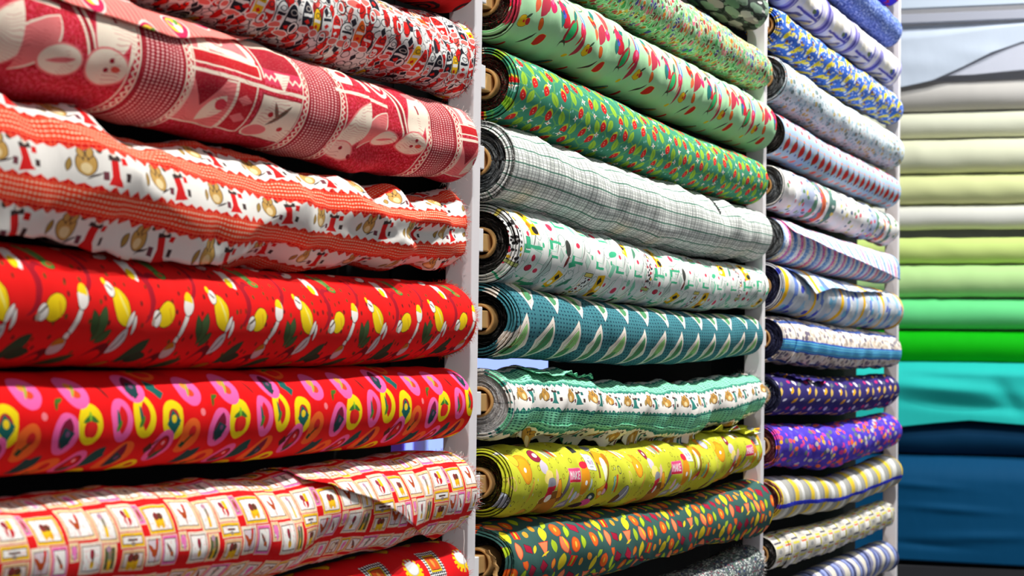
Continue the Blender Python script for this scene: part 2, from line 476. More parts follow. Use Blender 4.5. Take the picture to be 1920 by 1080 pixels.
def christmas_red():
    C1, CR, PK, PK2, D = (206, 20, 44), (253, 236, 214), (244, 128, 128), (224, 66, 92), (162, 4, 34)
    m = Mat('print_crimson_panels', (212, 24, 40), warp=1.2, wscale=30)
    n = m.noise(m.uv, .35, 3)
    m.c = m.ramp(n, [(0, (190, 6, 24)), (.47, (214, 20, 56)), (.57, (228, 70, 96))])
    p = m.tile(285, 175, 1742, 10, 0, k=2.0)
    L2 = (236, 120, 124)
    it = [('b', -50, 0, 18.5, 90, 0, CR), ('b', -50, 0, 17.4, 90, 0, D), ('b', 92, 0, 18.5, 90, 0, CR), ('b', 92, 0, 17.4, 90, 0, D)]
    # first section: L-framed panel, dotted rail, toothed panel, figure panel, plant panel
    it += [('b', 1, 34, 26, 26, 0, PK, CR), ('b', -14, 30, 4, 22, -8, CR), ('b', 8, 12, 20, 3.4, -6, CR), ('b', 25, 34, 3.2, 22, 4, CR), ('e', 8, 34, 9, 10, 0, (246, 160, 150), L2), ('r', 0, 24, 5, 6, 0, CR), ('r', 12, 22, 5, 7, 20, L2), ('l', 14, 42, 12, 2, 30, CR),
           ('b', 1, 2, 28, 5, 0, (204, 8, 26), CR), ('b', 51, 20, 17, 20, 0, D, CR), ('b', 51, 42, 17, 8, 0, CR), ('b', 51, 2, 17, 7, 0, (226, 60, 96)), ('t', 52, -2, 7, 9, 180, CR),
           ('b', 21, -10, 50, 1.6, 0, CR), ('b', -10, -36, 17, 22, 0, PK, CR), ('t', -14, -26, 14, 14, 180, D), ('l', -4, -40, 16, 6, 70, CR), ('e', 0, -34, 4, 5, 0, (226, 60, 80)), ('b', 18, -34, 8, 22, 0, (200, 10, 36), CR), ('d', 18, -26, 7, 5, 0, PK), ('d', 18, -42, 7, 5, 0, L2),
           ('b', 50, -38, 17, 22, 0, CR, D), ('l', 52, -32, 14, 1.8, 56, (110, 90, 70)), ('l', 48, -28, 9, 1.6, 110, (130, 100, 80)), ('e', 44, -32, 2.2, 2.6, 0, (200, 30, 40)), ('e', 58, -44, 2.2, 2.6, 0, (200, 30, 40)), ('e', 40, -52, 9, 7, 20, L2, CR)]
    # second section: cut-out letters on a rail, boot, snow figures
    it += [('b', 124, 40, 8, 20, -12, CR, D), ('e', 124, 46, 4, 5, 0, D), ('e', 124, 33, 4, 5, 0, D), ('b', -142, 38, 8, 20, -8, CR, D), ('b', -142, 38, 4, 1.6, 0, D), ('b', -139, 46, 4, 1.6, 0, D), ('b', -145, 30, 4, 1.6, 0, D), ('r', -120, 34, 8, 18, -8, CR), ('d', -120, 34, 4, 8, 0, CR),
           ('b', 136, 10, 30, 1.8, 0, CR), ('b', -140, 8, 20, 1.8, -3, CR), ('b', -106, 10, 3.6, 40, 14, CR), ('b', -106, 10, 1.6, 40, 14, D),
           ('l', -84, 6, 34, 12, 78, CR, PK2), ('b', -84, 12, 1, 5, 10, D), ('e', -84, 30, 9, 5, 0, PK), ('e', -88, -28, 13, 14, 0, CR, PK), ('e', -88, -30, 1.6, 2, 0, D), ('e', -86, -22, 1.6, 2, 0, D), ('e', -82, -28, 3, 2.4, 0, (236, 90, 70)), ('l', -72, 0, 30, 2, 84, CR),
           ('l', 132, -26, 36, 13, 66, CR, PK), ('l', -138, -26, 30, 11, 58, PK, CR), ('e', -118, -30, 13, 11, 20, CR, PK), ('l', -118, -30, 9, 2, 20, L2), ('e', 124, -52, 13, 10, 0, (250, 200, 184), PK), ('e', 126, -50, 1.8, 2.2, 0, D), ('e', 136, -56, 1.8, 2.2, 0, D), ('r', 146, 40, 9, 14, 0, PK2),
           ('e', -100, 62, 16, 11, 0, PK, CR), ('e', 134, 72, 12, 9, 0, CR, PK), ('b', 0, 72, 34, 3, 0, CR)]
    m.draw(p, it, lw=1.5)
    # pale pin dots inside the bands, rick-rack down their edges
    x, y, z = m.sep(p)
    for cx in (-50, 92):
        band = m.f('COMPARE', x, float(cx), 15.0)
        dt = m.v('SUBTRACT', m.v('FRACTION', m.v('MULTIPLY', m.uv, (.15, .37, 0))), (.5, .5, 0))
        m.paint(m.f('MULTIPLY', band, m.f('LESS_THAN', m.v('LENGTH', dt), .29)), (254, 200, 196))
        wv = m.f('MULTIPLY_ADD', m.f('SINE', m.f('MULTIPLY', y, 1.1)), 1.0, x)
        m.paint(m.f('COMPARE', m.f('ABSOLUTE', m.f('SUBTRACT', wv, float(cx))), 20.5, .8), CR)
        m.paint(m.f('COMPARE', m.f('ABSOLUTE', m.f('SUBTRACT', x, float(cx))), 24.0, .5), CR)
    g = m.noise(m.uv0, .9, 3, rough=.8)
    m.paint(m.f('MULTIPLY', m.f('GREATER_THAN', g, .60), .6), (250, 176, 168))
    # pinking-shear teeth on the toothed panel
    tooth = m.f('SUBTRACT', m.f('ABSOLUTE', m.f('SUBTRACT', y, 20.0)), m.f('MULTIPLY', m.f('PINGPONG', x, 2.6), 1.6))
    m.paint(m.f('MULTIPLY', m.f('COMPARE', x, 51.0, 16.5), m.f('COMPARE', tooth, 17.0, 1.3)), CR)
    fine = m.f('SINE', m.f('MULTIPLY_ADD', y, 2.1, m.f('MULTIPLY', m.noise(m.uv0, .04, 1), 30.0)))
    m.paint(m.f('MULTIPLY', m.f('MULTIPLY', m.f('GREATER_THAN', fine, .8), m.f('GREATER_THAN', m.noise(m.uv0, .03, 2), .52)), .55), (196, 30, 50))
    return m.done()

def flowered_lining():
    m = Mat('print_pink_ovals', (250, 150, 138), warp=1.5, wscale=20)
    b = m.f('SINE', m.f('MULTIPLY', m.sep(m.uv)[0], .9))
    m.paint(m.f('GREATER_THAN', b, .2), (246, 110, 104))
    p = m.tile(62, 46, 0, 10, 1)
    m.draw(p, [('e', 0, 0, 17, 12, 20, (226, 40, 90), (250, 220, 210)), ('e', 0, 2, 12, 8, 20, (250, 214, 60)), ('e', 3, -1, 5, 5, 0, (252, 232, 240)), ('e', -4, 3, 4, 4, 0, (240, 90, 150)), ('l', 8, 6, 7, 2.5, 40, (110, 160, 60))], lw=2)
    return m.done()

def mice_bands(name, band, zig, pale, figure, mouse, per, sv, ov, dotc, dfreq=2.6):
    m = Mat(name, (246, 240, 232), warp=1.0, wscale=16)
    p = m.tile(per, sv, 1590, ov, 0, k=2.0)
    K = (70, 52, 50)
    h = sv / 43.0
    it = []
    for dx, tilt in ((-per * .25, 0), (per * .25, 14)):
        it += [('e', dx - 8, 2, 5.2 * h, 7.5, tilt, mouse, K), ('e', dx - 10.4, 8.6, 1.6, 3.0, 14, mouse, K), ('e', dx - 6.0, 8.8, 1.6, 3.2, -10, mouse, K), ('e', dx - 8, -1, 2.8, 3.4, 0, (240, 214, 160)), ('e', dx - 9.4, 4.6, .5, .8, 0, K), ('e', dx - 6.8, 4.6, .5, .8, 0, K), ('l', dx - 3.6, -5, 5, .6, 30, K), ('l', dx - 17, 0, 4.6, 1.4, 80, (176, 140, 70), K),
               ('b', dx + 8, 1, 2.4, 6.5, tilt, figure), ('t', dx + 8, -4, 5, 5, tilt, figure), ('b', dx + 8, 7.5, 4, 1.6, tilt, K), ('e', dx + 8, 10, 1.9, 1.9, 0, (250, 230, 214), K),
               ('b', dx + 2, -4, 1.6, 2.4, 0, (120, 60, 70)), ('b', dx + 14, 6, 1.6, 2.2, 0, zig), ('b', dx + 15.5, -3, 1.4, 2.4, 0, K), ('e', dx - 1, 11, 1.8, 2.3, 0, (78, 70, 56))]
    m.draw(p, it, lw=.5)
    x, y, z = m.sep(p)
    ay = m.f('ABSOLUTE', y)
    # ragged edge, dark zig-zag, then the checked ribbon
    rag = m.f('PINGPONG', x, 4.2)
    rag2 = m.f('PINGPONG', m.f('MULTIPLY_ADD', x, .61, 3.0), 2.9)
    e1 = m.f('ADD', m.f('SUBTRACT', ay, m.f('MULTIPLY', rag, .85)), m.f('MULTIPLY', rag2, .5))
    m.paint(m.f('GREATER_THAN', e1, sv * .5 - 11.5 * h), zig)
    gx = m.f('SINE', m.f('MULTIPLY', x, 1.8)); gy = m.f('SINE', m.f('MULTIPLY', y, 1.75))
    m.paint(m.f('MULTIPLY', m.f('GREATER_THAN', e1, sv * .5 - 11.5 * h), m.f('GREATER_THAN', m.f('MAXIMUM', gx, gy), .93)), pale)
    m.paint(m.f('GREATER_THAN', ay, sv * .5 - 7.4 * h), band)
    r1 = m.f('MULTIPLY', m.f('GREATER_THAN', ay, sv * .5 - 7.0 * h), m.f('GREATER_THAN', m.f('SINE', m.f('MULTIPLY', y, 1.9)), .25))
    m.paint(r1, pale)
    r2 = m.f('MULTIPLY', r1, m.f('GREATER_THAN', m.f('SINE', m.f('MULTIPLY', x, dfreq)), .0))
    m.paint(r2, dotc)
    return m.done(wrinkle=.5)

def lemon_red():
    m = Mat('print_red_lemons_spoons', (240, 20, 18), warp=1.2, wscale=12)
    m.dots(11, 1.7, [(96, 30, 20), (150, 40, 14), (120, 20, 16), (84, 70, 20)], (1, .8, 0), chance=.62)
    W, Y, G, K, Cr = (250, 240, 232), (253, 214, 12), (70, 96, 52), (70, 24, 16), (168, 12, 34)
    p = m.tile(153.5, 150, 1690, 0, 0)
    it = [('c', -70, 16, 22, 26, 14, Cr), ('c', 5, 30, 16, 20, -10, Cr), ('c', -43, 20, 14, 11, 120, Cr), ('c', 40, -48, 22, 12, 70, (120, 12, 20)), ('c', -30, -54, 20, 10, 60, (110, 14, 20)),
          ('e', -33, -2, 12.5, 9.5, 28, Y, K), ('b', -27, -3, 1, 6, 20, (240, 190, 6)), ('e', -47, -6, 6, 6.5, 0, W, K), ('b', -47, -4, 5, 1, 30, (110, 90, 80)), ('e', -52, -9, 2.5, 3, 0, (190, 170, 150)),
          ('l', -4, -10, 19, 3.0, 66, W, K), ('e', 2, 7, 7, 9.5, -20, W, K), ('h', 2, 9, 6.3, 8.5, -10, Y), ('e', -10, -23, 3, 3.4, 0, W, K),
          ('l', 54, 2, 18, 10.5, -58, Y, K), ('l', 57, 4, 12, 1.3, -58, (250, 236, 120)), ('e', 41, 15, 5.5, 6.5, 30, W, K), ('b', 41, 16, 4, .8, -30, (90, 60, 60)), ('e', 36, 21, 2.6, 3, 0, Y),
          ('l', -70, 36, 13, 7, -65, W, (210, 60, 70)), ('e', -71, 31, 5, 5.5, 0, Y), ('e', -67, 42, 4, 4, 0, W),
          ('b', -38, 44, 2.8, 13, 34, (108, 150, 80), K), ('b', -30, 42, 2.6, 10, 12, (90, 140, 60), K), ('e', -28, 32, 7.5, 3.6, -10, (84, 150, 60), K), ('e', -27, 32, 3.4, 1.6, -10, (226, 60, 40)),
          ('l', 28, -13, 14, 7, 76, G, K), ('l', 20, -12, 11, 4.5, 110, (60, 84, 44), K), ('l', 36, -22, 9, 4, 40, G, K),
          ('l', 60, -26, 13, 6.5, 62, (214, 206, 206), K), ('b', 60, -26, 8, .7, 62, (110, 90, 90)), ('l', 68, -8, 8, 3, 60, W, K), ('l', 74, -12, 8, 2.4, 85, W, K),
          ('e', -12, -34, 8, 9, 20, (206, 190, 188), K), ('h', -13, -32, 6.5, 7, 20, (196, 120, 20)), ('l', -62, -36, 17, 8, 50, (50, 74, 46), K), ('l', -52, -42, 12, 6, 10, (44, 66, 40), K),
          ('e', 30, 46, 2, 7, 40, Cr), ('e', 18, 60, 8, 4, 20, (250, 236, 220), K), ('l', 64, 52, 13, 5, 20, W, K), ('e', 60, 56, 5, 4, 0, (150, 20, 60)), ('l', 6, -52, 17, 7, 35, (60, 84, 44), K), ('e', 70, -56, 9, 6, 30, (200, 130, 20), K)]
    m.draw(p, it, lw=.7)
    return m.done()

def tomato_red():
    m = Mat('print_red_tomato_ovals', (238, 8, 12), warp=1.6, wscale=22)
    P_, Y, O, T, G, R2 = (252, 100, 172), (254, 222, 8), (252, 104, 34), (16, 96, 88), (60, 120, 40), (226, 20, 24)
    p = m.tile(222, 128, 1584, 0, 0)
    it = []
    def oval(x, y, a, b, ang, c, kind):
        r = [('e', x, y, a, b, ang, c)]
        if kind == 'flower':
            r += [('e', x, y, a * .5, b * .55, ang, (190, 20, 40)), ('d', x, y - 2, a * .62, b * .62, ang, T), ('b', x, y - 3, a * .36, b * .36, 45, T), ('e', x, y + 1, a * .22, b * .2, 0, (250, 214, 30)), ('b', x + 1, y - b * .62, 1.3, 4, 8, T)]
        if kind == 'tom':
            r += [('e', x - 2, y - 4, a * .42, b * .42, 0, R2), ('e', x + 3, y - 4, a * .42, b * .42, 0, (236, 34, 26)), ('l', x - 3, y + 4, a * .5, 2.2, 20, G), ('l', x + 4, y + 4, a * .5, 2.2, -24, G), ('l', x, y + 6, a * .3, 1.6, 90, (130, 190, 40))]
        if kind == 'pod':
            r += [('l', x + 1, y, b * .66, a * .42, 84 + ang, R2), ('l', x - a * .36, y, b * .5, 1.8, 88 + ang, T), ('l', x - a * .3, y - 5, b * .3, 2.2, 60, (70, 130, 40))]
        if kind == 'dark':
            r += [('l', x, y + 1, b * .74, a * .5, 72, (130, 12, 50)), ('d', x + 1, y - 2, a * .62, b * .46, 20, (24, 62, 66)), ('d', x, y - 7, a * .4, b * .34, -10, (24, 62, 66)), ('e', x + 2, y, a * .16, b * .14, 0, (120, 70, 110))]
        if kind == 'cherry':
            r += [('e', x + 4, y + 5, a * .36, b * .3, 0, (220, 30, 30)), ('l', x - 1, y - 3, b * .5, 1.2, 50, (60, 60, 20)), ('d', x - 5, y - 7, a * .3, b * .22, 20, (30, 70, 40))]
        if kind == 'slice':
            r += [('e', x, y, a * .66, b * .68, ang, (168, 10, 26)), ('e', x + 1, y + 2, a * .4, b * .4, ang, R2), ('e', x + 2, y + 4, 1.8, 2, 0, (252, 160, 170)), ('l', x + 1, y - b * .5, a * .6, 3, 50, (40, 80, 50))]
        if kind == 'bits':
            r += [('e', x - 2, y + 4, a * .3, b * .24, 0, (250, 150, 60)), ('e', x + 2, y - 3, a * .34, b * .26, 0, (236, 70, 30)), ('l', x, y, a * .6, 1.6, 60, (170, 170, 60))]
        return r
    it += oval(-99, -15, 12.5, 17, -24, O, 'cherry') + oval(97, 0, 14.5, 17.5, 8, Y, 'flower') + oval(86, -24, 12.5, 17, -28, P_, 'slice')
    it += oval(-52, -8, 14, 17.5, -8, P_, 'dark') + oval(-21, -1, 14, 17.5, 0, Y, 'tom') + oval(22, 1, 12.5, 18.5, 6, P_, 'pod') + oval(54, 4, 13, 18.5, 8, Y, 'pod')
    it += oval(-93, 27, 14, 16, 20, P_, 'bits') + oval(-33, 28, 14, 17, 26, P_, 'bits') + oval(46, 31, 14, 16, 24, P_, 'dark')
    it += oval(30, -33, 12, 19, -42, O, 'dark') + oval(-26, -38, 11, 16, -34, P_, 'slice') + oval(-60, -44, 12, 18, -46, O, 'cherry') + oval(60, -50, 12, 14, -40, Y, 'cherry') + oval(4, -56, 12, 8, -30, Y, '') + oval(84, 52, 14, 14, 10, O, 'tom')
    it += [('d', 76, 30, 7, 9, 20, T), ('d', 82, 24, 6, 6, 0, T), ('l', -2, -32, 14, 7, 60, (26, 74, 70)), ('d', 0, -30, 9, 8, 10, (26, 74, 70)), ('l', -82, -38, 15, 7, 52, (26, 66, 66)), ('d', -84, -36, 10, 9, 30, (26, 66, 66)),
           ('l', -62, 16, 6, 1.8, 70, (80, 90, 20)), ('l', -58, 19, 5, 1.8, 20, (70, 110, 30)), ('e', -80, 6, 3, 3, 0, (252, 130, 140)), ('l', 6, 27, 8, 1.4, -60, (90, 20, 20)), ('d', 68, -24, 5, 6, 0, (70, 30, 24)), ('l', 72, -21, 9, 1.2, 40, (90, 40, 20))]
    m.draw(p, it, sx=1.18)
    return m.done()

def stamps_red():
    m = Mat('print_red_picture_stamps', (232, 16, 20), warp=.7, wscale=16)
    CR, W, Y, PK, K, BR, GR = (253, 216, 160), (252, 246, 240), (250, 196, 20), (250, 120, 190), (90, 60, 50), (176, 72, 20), (150, 140, 130)
    p = m.tile(149, 84, 1605, 28, 0)
    it = []
    def st(x, y, a, b, fr, inner=W, fig=()):
        r = [('b', x, y, a, b, 0, fr, (248, 220, 190)), ('b', x, y, a - 2.6, b - 2.8, 0, inner, K)]
        return r + [(k, x + dx, y + dy, aa, bb, an, c) for k, dx, dy, aa, bb, an, c in fig]
    roo = [('e', -1, -2, 4, 3, 0, BR), ('l', 3, 3, 7, 2, 75, BR), ('e', 4, 7, 1.8, 2.6, 0, (214, 40, 40)), ('l', -5, 1, 5, 2, 130, BR), ('b', 0, -7, .6, 3, 0, BR)]
    cart = [('b', 0, -3, 7, 3.4, 0, Y), ('e', -3, 2, 4, 3.4, 0, (130, 50, 50)), ('e', 3, 2, 4, 3, 0, (100, 60, 40)), ('e', -4, -6, 2.4, 2.4, 0, (240, 180, 30)), ('e', 4, -6, 2.4, 2.4, 0, (240, 180, 30))]
    vase = [('b', 0, -5, 2, 5, 0, Y), ('l', 0, 4, 7, 2, 90, (150, 140, 120)), ('e', -1, 8, 3, 2.4, 0, (190, 150, 170))]
    barn = [('e', 0, -3, 5, 4.5, 0, (196, 30, 40)), ('b', 3, 3, 2.6, 4, 0, Y), ('e', -3, 3, 3, 3, 0, (150, 40, 60)), ('b', -1, -4, 1.2, 3, 0, W)]
    goat = [('e', 0, 0, 5.5, 5, 0, (250, 240, 220)), ('r', 0, 0, 5.5, 5, 0, (190, 160, 130)), ('b', -3, -6, .8, 2.4, 0, BR), ('b', 3, -6, .8, 2.4, 0, BR), ('e', 6, 3, 1.6, 2, 0, (120, 70, 60))]
    pig = [('e', 0, 1, 4, 4, 0, (250, 130, 200)), ('e', 1, -4, 2, 3, 0, (250, 130, 200))]
    tool = [('l', 0, 0, 8, 1.6, -50, (120, 90, 80)), ('e', 2, -3, 2.2, 2, 0, (190, 90, 40))]
    bird = [('l', 0, 1, 8, 2.2, 100, (130, 140, 120)), ('l', 0, 3, 5, 1.4, 20, (150, 150, 140))]
    lips = [('b', 0, 0, 6.5, .9, 0, K), ('b', 0, 3, 3, .6, 0, GR), ('e', 0, -3, 3, 1.6, 0, GR)]
    plum = [('e', 0, 3, 2.6, 4, 0, (150, 30, 60)), ('e', 0, -5, 2.6, 3, 0, Y), ('l', 1, 0, 7, 1, 80, (80, 70, 40))]
    it += st(-55, 1, 18, 13.5, CR, W, roo) + st(-22, -3, 12.5, 14, CR, W, vase) + st(9, 2, 15.5, 11.5, (250, 226, 190), W, barn) + st(29.5, 4, 4, 9, PK, W, [('l', 0, 0, 7, 1.4, 90, BR)]) + st(53, -2, 17.5, 12, Y, W, cart)
    it += st(9, -17, 15.5, 5.5, Y, W, lips)
    it += st(-45, -28, 13, 12, (240, 226, 210), W, plum) + st(-67, -22, 6, 7, CR, W, pig) + st(-21, -30, 8, 11, CR, (80, 100, 60), vase) + st(10, -33, 14, 8, (236, 190, 140), (236, 220, 210), cart) + st(38, -27, 11, 11, (244, 230, 210), (220, 204, 210), roo) + st(62, -28, 10, 11.5, PK, W, tool)
    it += st(-62, 28, 11, 9.5, CR, W, goat) + st(-40, 27, 9, 9.5, Y, W, pig) + st(-20, 27, 9, 9.5, (250, 200, 160), W, tool) + st(5, 28, 14, 9.5, PK, W, bird) + st(36, 28, 14.5, 9.5, CR, (255, 250, 236), goat) + st(62, 27, 9.5, 9, (250, 220, 200), W, pig)
    m.draw(p, it, lw=.7)
    x, y, z = m.sep(m.uv)
    # pinked edges hinted by small red and dark ticks
    t1 = m.f('MULTIPLY', m.f('GREATER_THAN', m.f('SINE', m.f('MULTIPLY', x, 2.4)), .86), m.f('GREATER_THAN', m.noise(m.uv, .25, 1), .56))
    m.paint(t1, (226, 60, 50))
    return m.done()

def fruit_red():
    m = Mat('print_red_checker_fruit', (238, 14, 22), warp=.9, wscale=16)
    p = m.tile(84, 96, 2204, 0, 2, k=1.6)
    Y, W, K, O = (252, 206, 16), (250, 248, 244), (30, 26, 36), (226, 84, 30)
    it = [('e', -24, 22, 13, 15, 0, Y), ('e', -24, 26, 8, 9, 0, (226, 226, 226), (190, 180, 170)), ('b', 12, 26, 15, 17, 0, K), ('b', 12, 26, 9, 11, 0, Y), ('b', 12, 26, 7, 8.5, 0, O, K), ('e', 12, 26, 2, 6, 0, (240, 150, 60)),
          ('l', -22, -18, 19, 10, 66, Y, (140, 90, 10)), ('b', -22, -18, 12, .7, 66, (200, 150, 20)), ('l', 14, -24, 19, 11, 80, Y, (140, 90, 10)), ('e', 15, -28, 4, 7, 0, (250, 226, 90)), ('b', 36, -8, 5, 12, 0, K)]
    m.draw(p, it, lw=.8)
    x, y, z = m.sep(p)
    inb = m.f('MULTIPLY', m.f('COMPARE', x, 12.0, 15.5), m.f('COMPARE', y, 26.0, 17.5))
    out = m.f('MAXIMUM', m.f('GREATER_THAN', m.f('ABSOLUTE', m.f('SUBTRACT', x, 12.0)), 9.6), m.f('GREATER_THAN', m.f('ABSOLUTE', m.f('SUBTRACT', y, 26.0)), 11.6))
    dt = m.v('SUBTRACT', m.v('FRACTION', m.v('MULTIPLY', p, (.3, .3, 0))), (.5, .5, 0))
    m.paint(m.f('MULTIPLY', m.f('MULTIPLY', inb, out), m.f('LESS_THAN', m.v('LENGTH', dt), .38)), W)
    # petals round the sunflower
    ang = m.f('ARCTAN2', m.f('SUBTRACT', y, 22.0), m.f('ADD', x, 24.0))
    rr = m.v('LENGTH', m.v('SUBTRACT', p, (-24, 22, 0)))
    m.paint(m.f('MULTIPLY', m.f('COMPARE', rr, 13.5, 3.0), m.f('GREATER_THAN', m.f('SINE', m.f('MULTIPLY', ang, 13.0)), .35)), RED)
    return m.done()

def loops_red():
    m = Mat('print_red_black_loops', (226, 16, 20), warp=1.4, wscale=12)
    p = m.tile(52, 44, 0, 0, 1, k=1.6)
    m.draw(p, [('r', 0, 0, 20, 15, 12, (60, 20, 24)), ('e', 0, 0, 10, 7, 0, (40, 30, 36)), ('e', 2, 0, 5, 4, 0, (226, 60, 60))])
    return m.done()

def mint_squiggles():
    m = Mat('print_mint_butterflies', (186, 238, 184), warp=1.4, wscale=12)
    p = m.tile(220, 118, 2660, 0, 0)
    Rd, Pk, T, B, O, Y, G, M = (236, 40, 30), (244, 50, 96), (40, 130, 120), (80, 140, 230), (250, 110, 30), (252, 206, 20), (50, 190, 110), (170, 30, 40)
    K = (150, 40, 36)
    it = [('e', -84, 16, 7, 10, 20, Pk, K), ('e', -80, 2, 8, 11, 10, (226, 40, 60), K), ('l', -92, 0, 12, 4, 95, T, (20, 70, 70)), ('l', -84, 28, 6, 1.5, 80, Rd), ('e', -84, 6, 3, 4, 0, (90, 100, 200)),
          ('l', -106, 12, 10, 4.5, 55, Rd, K), ('l', -100, 20, 5, 2, 40, (60, 80, 60)),
          ('l', -56, -10, 23, 8, 62, (190, 50, 60)), ('l', -56, -10, 19, 5, 62, G), ('l', -44, 12, 11, 2.5, 66, T, O),
          ('l', -20, 18, 24, 3.4, -84, O), ('l', -14, 12, 20, 4.6, -88, B), ('l', -14, 12, 16, 2, -88, (220, 240, 250)), ('e', -18, -2, 7, 9, 0, Pk, (226, 30, 60)), ('l', -16, -22, 22, 3, 80, (200, 60, 80)), ('l', -24, -14, 12, 1.4, 70, Rd),
          ('e', -44, 44, 6, 15, -14, T, (220, 60, 50)), ('e', -42, 44, 2, 12, -14, (70, 180, 160)), ('e', -38, 50, 1.6, 8, -14, Y),
          ('l', 10, -24, 12, 6, 30, Y, K), ('e', 10, -24, 3, 4, 0, (190, 120, 10)), ('e', 22, -22, 4, 5, 0, (226, 50, 50)), ('l', 22, -14, 7, 1.6, 40, (60, 90, 60)),
          ('l', -32, -44, 14, 6.5, 40, M, Rd), ('l', -32, -44, 6, 2.5, 40, Y),
          ('e', 40, 20, 8, 10, 30, Rd, K), ('l', 52, 34, 14, 3, 60, T), ('l', 44, 4, 12, 4, 70, (240, 110, 70)), ('l', 70, 8, 22, 7, 60, (200, 60, 80)), ('l', 70, 8, 17, 4, 60, (80, 200, 120)), ('e', 64, -18, 5, 8, 20, O, K),
          ('l', 92, 30, 22, 3, -80, (236, 90, 90)), ('e', 94, 10, 6, 8, 0, (236, 50, 110)), ('l', 96, -12, 18, 3, 84, (120, 60, 120)), ('l', 84, -38, 13, 6, 46, Rd, Y), ('l', 50, -42, 16, 2, 50, (70, 60, 50)), ('c', -66, -34, 10, 6, 110, (70, 80, 60)), ('l', -84, -50, 12, 2.4, 20, K),
          ('l', 20, 48, 18, 2.2, -70, Rd), ('c', 4, 34, 5, 10, -60, (90, 140, 90)), ('l', 76, 54, 16, 5, -60, (200, 70, 60), T)]
    it = [t if t[0] != 'l' or t[4] < 2.2 else (t[0], t[1], t[2], t[3] * .92, t[4] * 1.35) + tuple(t[5:]) for n_, t in enumerate(it) if n_ not in (5, 20, 23, 29, 33, 37, 40, 42)]
    it += [('e', -86, 10, 2, 3, 0, (60, 70, 160)), ('d', -74, 22, 4, 5, 20, T), ('e', -18, 2, 3, 4, 0, (250, 120, 160)), ('e', 42, 26, 4, 4, 0, (250, 150, 60)), ('d', 44, 14, 4, 5, 0, T), ('e', 94, 16, 3, 4, 0, (250, 120, 160)), ('b', -43, 44, 1, 11, -14, (220, 60, 60)), ('e', 12, -24, 2, 2, 0, Rd)]
    m.draw(p, it, sx=1.45, lw=.6)
    return m.done(wrinkle=.55)

def strawberry():
    m = Mat('print_green_strawberries', (66, 150, 118), warp=.8, wscale=10)
    LG, Rd, W, YG = (158, 206, 58), (226, 36, 34), (250, 250, 246), (206, 214, 60)
    o = m.cells(34)
    m.paint(m.f('COMPARE', m.cells(26, (.5, 1, 0), 1, None, 'DISTANCE_TO_EDGE')[0], .02, .012), (120, 190, 80))
    m.dots(9, 1.0, [(150, 210, 200)], (.5, .6, 0), chance=.6)
    p = m.tile(92, 74, 2600, 0, 1, k=2.1)
    it = []
    for x, y, ag in [(-36, 22, 20), (-14, 30, -10), (8, 8, 15), (30, 26, -20), (-24, -4, 30), (36, -10, 10), (-40, -24, -15), (-6, -22, 20), (18, -30, 0)]:
        it += [('l', x, y, 9.5, 4.6, 90 + ag, LG), ('l', x, y, 7, .4, 90 + ag, (110, 170, 40))]
    for x, y, ag in [(-26, 26, 10), (-2, 18, -14), (18, 26, 20), (42, 12, 0), (-38, 4, -10), (-10, 6, 24), (22, -6, -8), (-26, -24, 14), (6, -34, 10), (36, -28, -12)]:
        it += [('l', x, y + 1.5, 7.5, 4.4, 80 + ag, YG), ('l', x, y - 1.2, 7.2, 4.4, 84 + ag, Rd), ('e', x - .8, y, .7, .8, 0, (252, 180, 150)), ('e', x + .8, y - 3, .7, .8, 0, (252, 180, 150))]
    for x, y in [(-32, 12), (6, 32), (28, 10), (-12, -10), (44, -20), (-20, -34), (14, -16), (-44, 34)]:
        it += [('d', x, y, 5, 1.8, 20, W), ('d', x, y, 1.8, 5, 20, W), ('e', x, y, 1.2, 1.3, 0, (240, 170, 90))]
    m.draw(p, it)
    return m.done()

def green_plaid():
    m = Mat('woven_green_plaid', (250, 252, 246), warp=.7, wscale=40)
    x, y, z = m.sep(m.uv)
    thin = m.f('MAXIMUM', m.f('GREATER_THAN', m.f('FRACT', m.f('MULTIPLY', x, .085)), .8), m.f('GREATER_THAN', m.f('FRACT', m.f('MULTIPLY', y, .28)), .78))
    m.paint(m.f('MULTIPLY', thin, .6), (30, 44, 40))
    m.paint(m.f('MULTIPLY', m.f('GREATER_THAN', m.f('FRACT', m.f('MULTIPLY', x, .026)), .62), .2), (40, 56, 50))
    m.paint(m.f('MULTIPLY', m.f('GREATER_THAN', m.f('FRACT', m.f('MULTIPLY', y, 1 / 9.0)), .86), .45), (60, 90, 78))
    m.paint(m.f('MULTIPLY', m.f('GREATER_THAN', m.f('FRACT', m.f('MULTIPLY', y, 1 / 18.0)), .89), .85), (70, 132, 108))
    return m.done(weave=.5, wrinkle=.6)

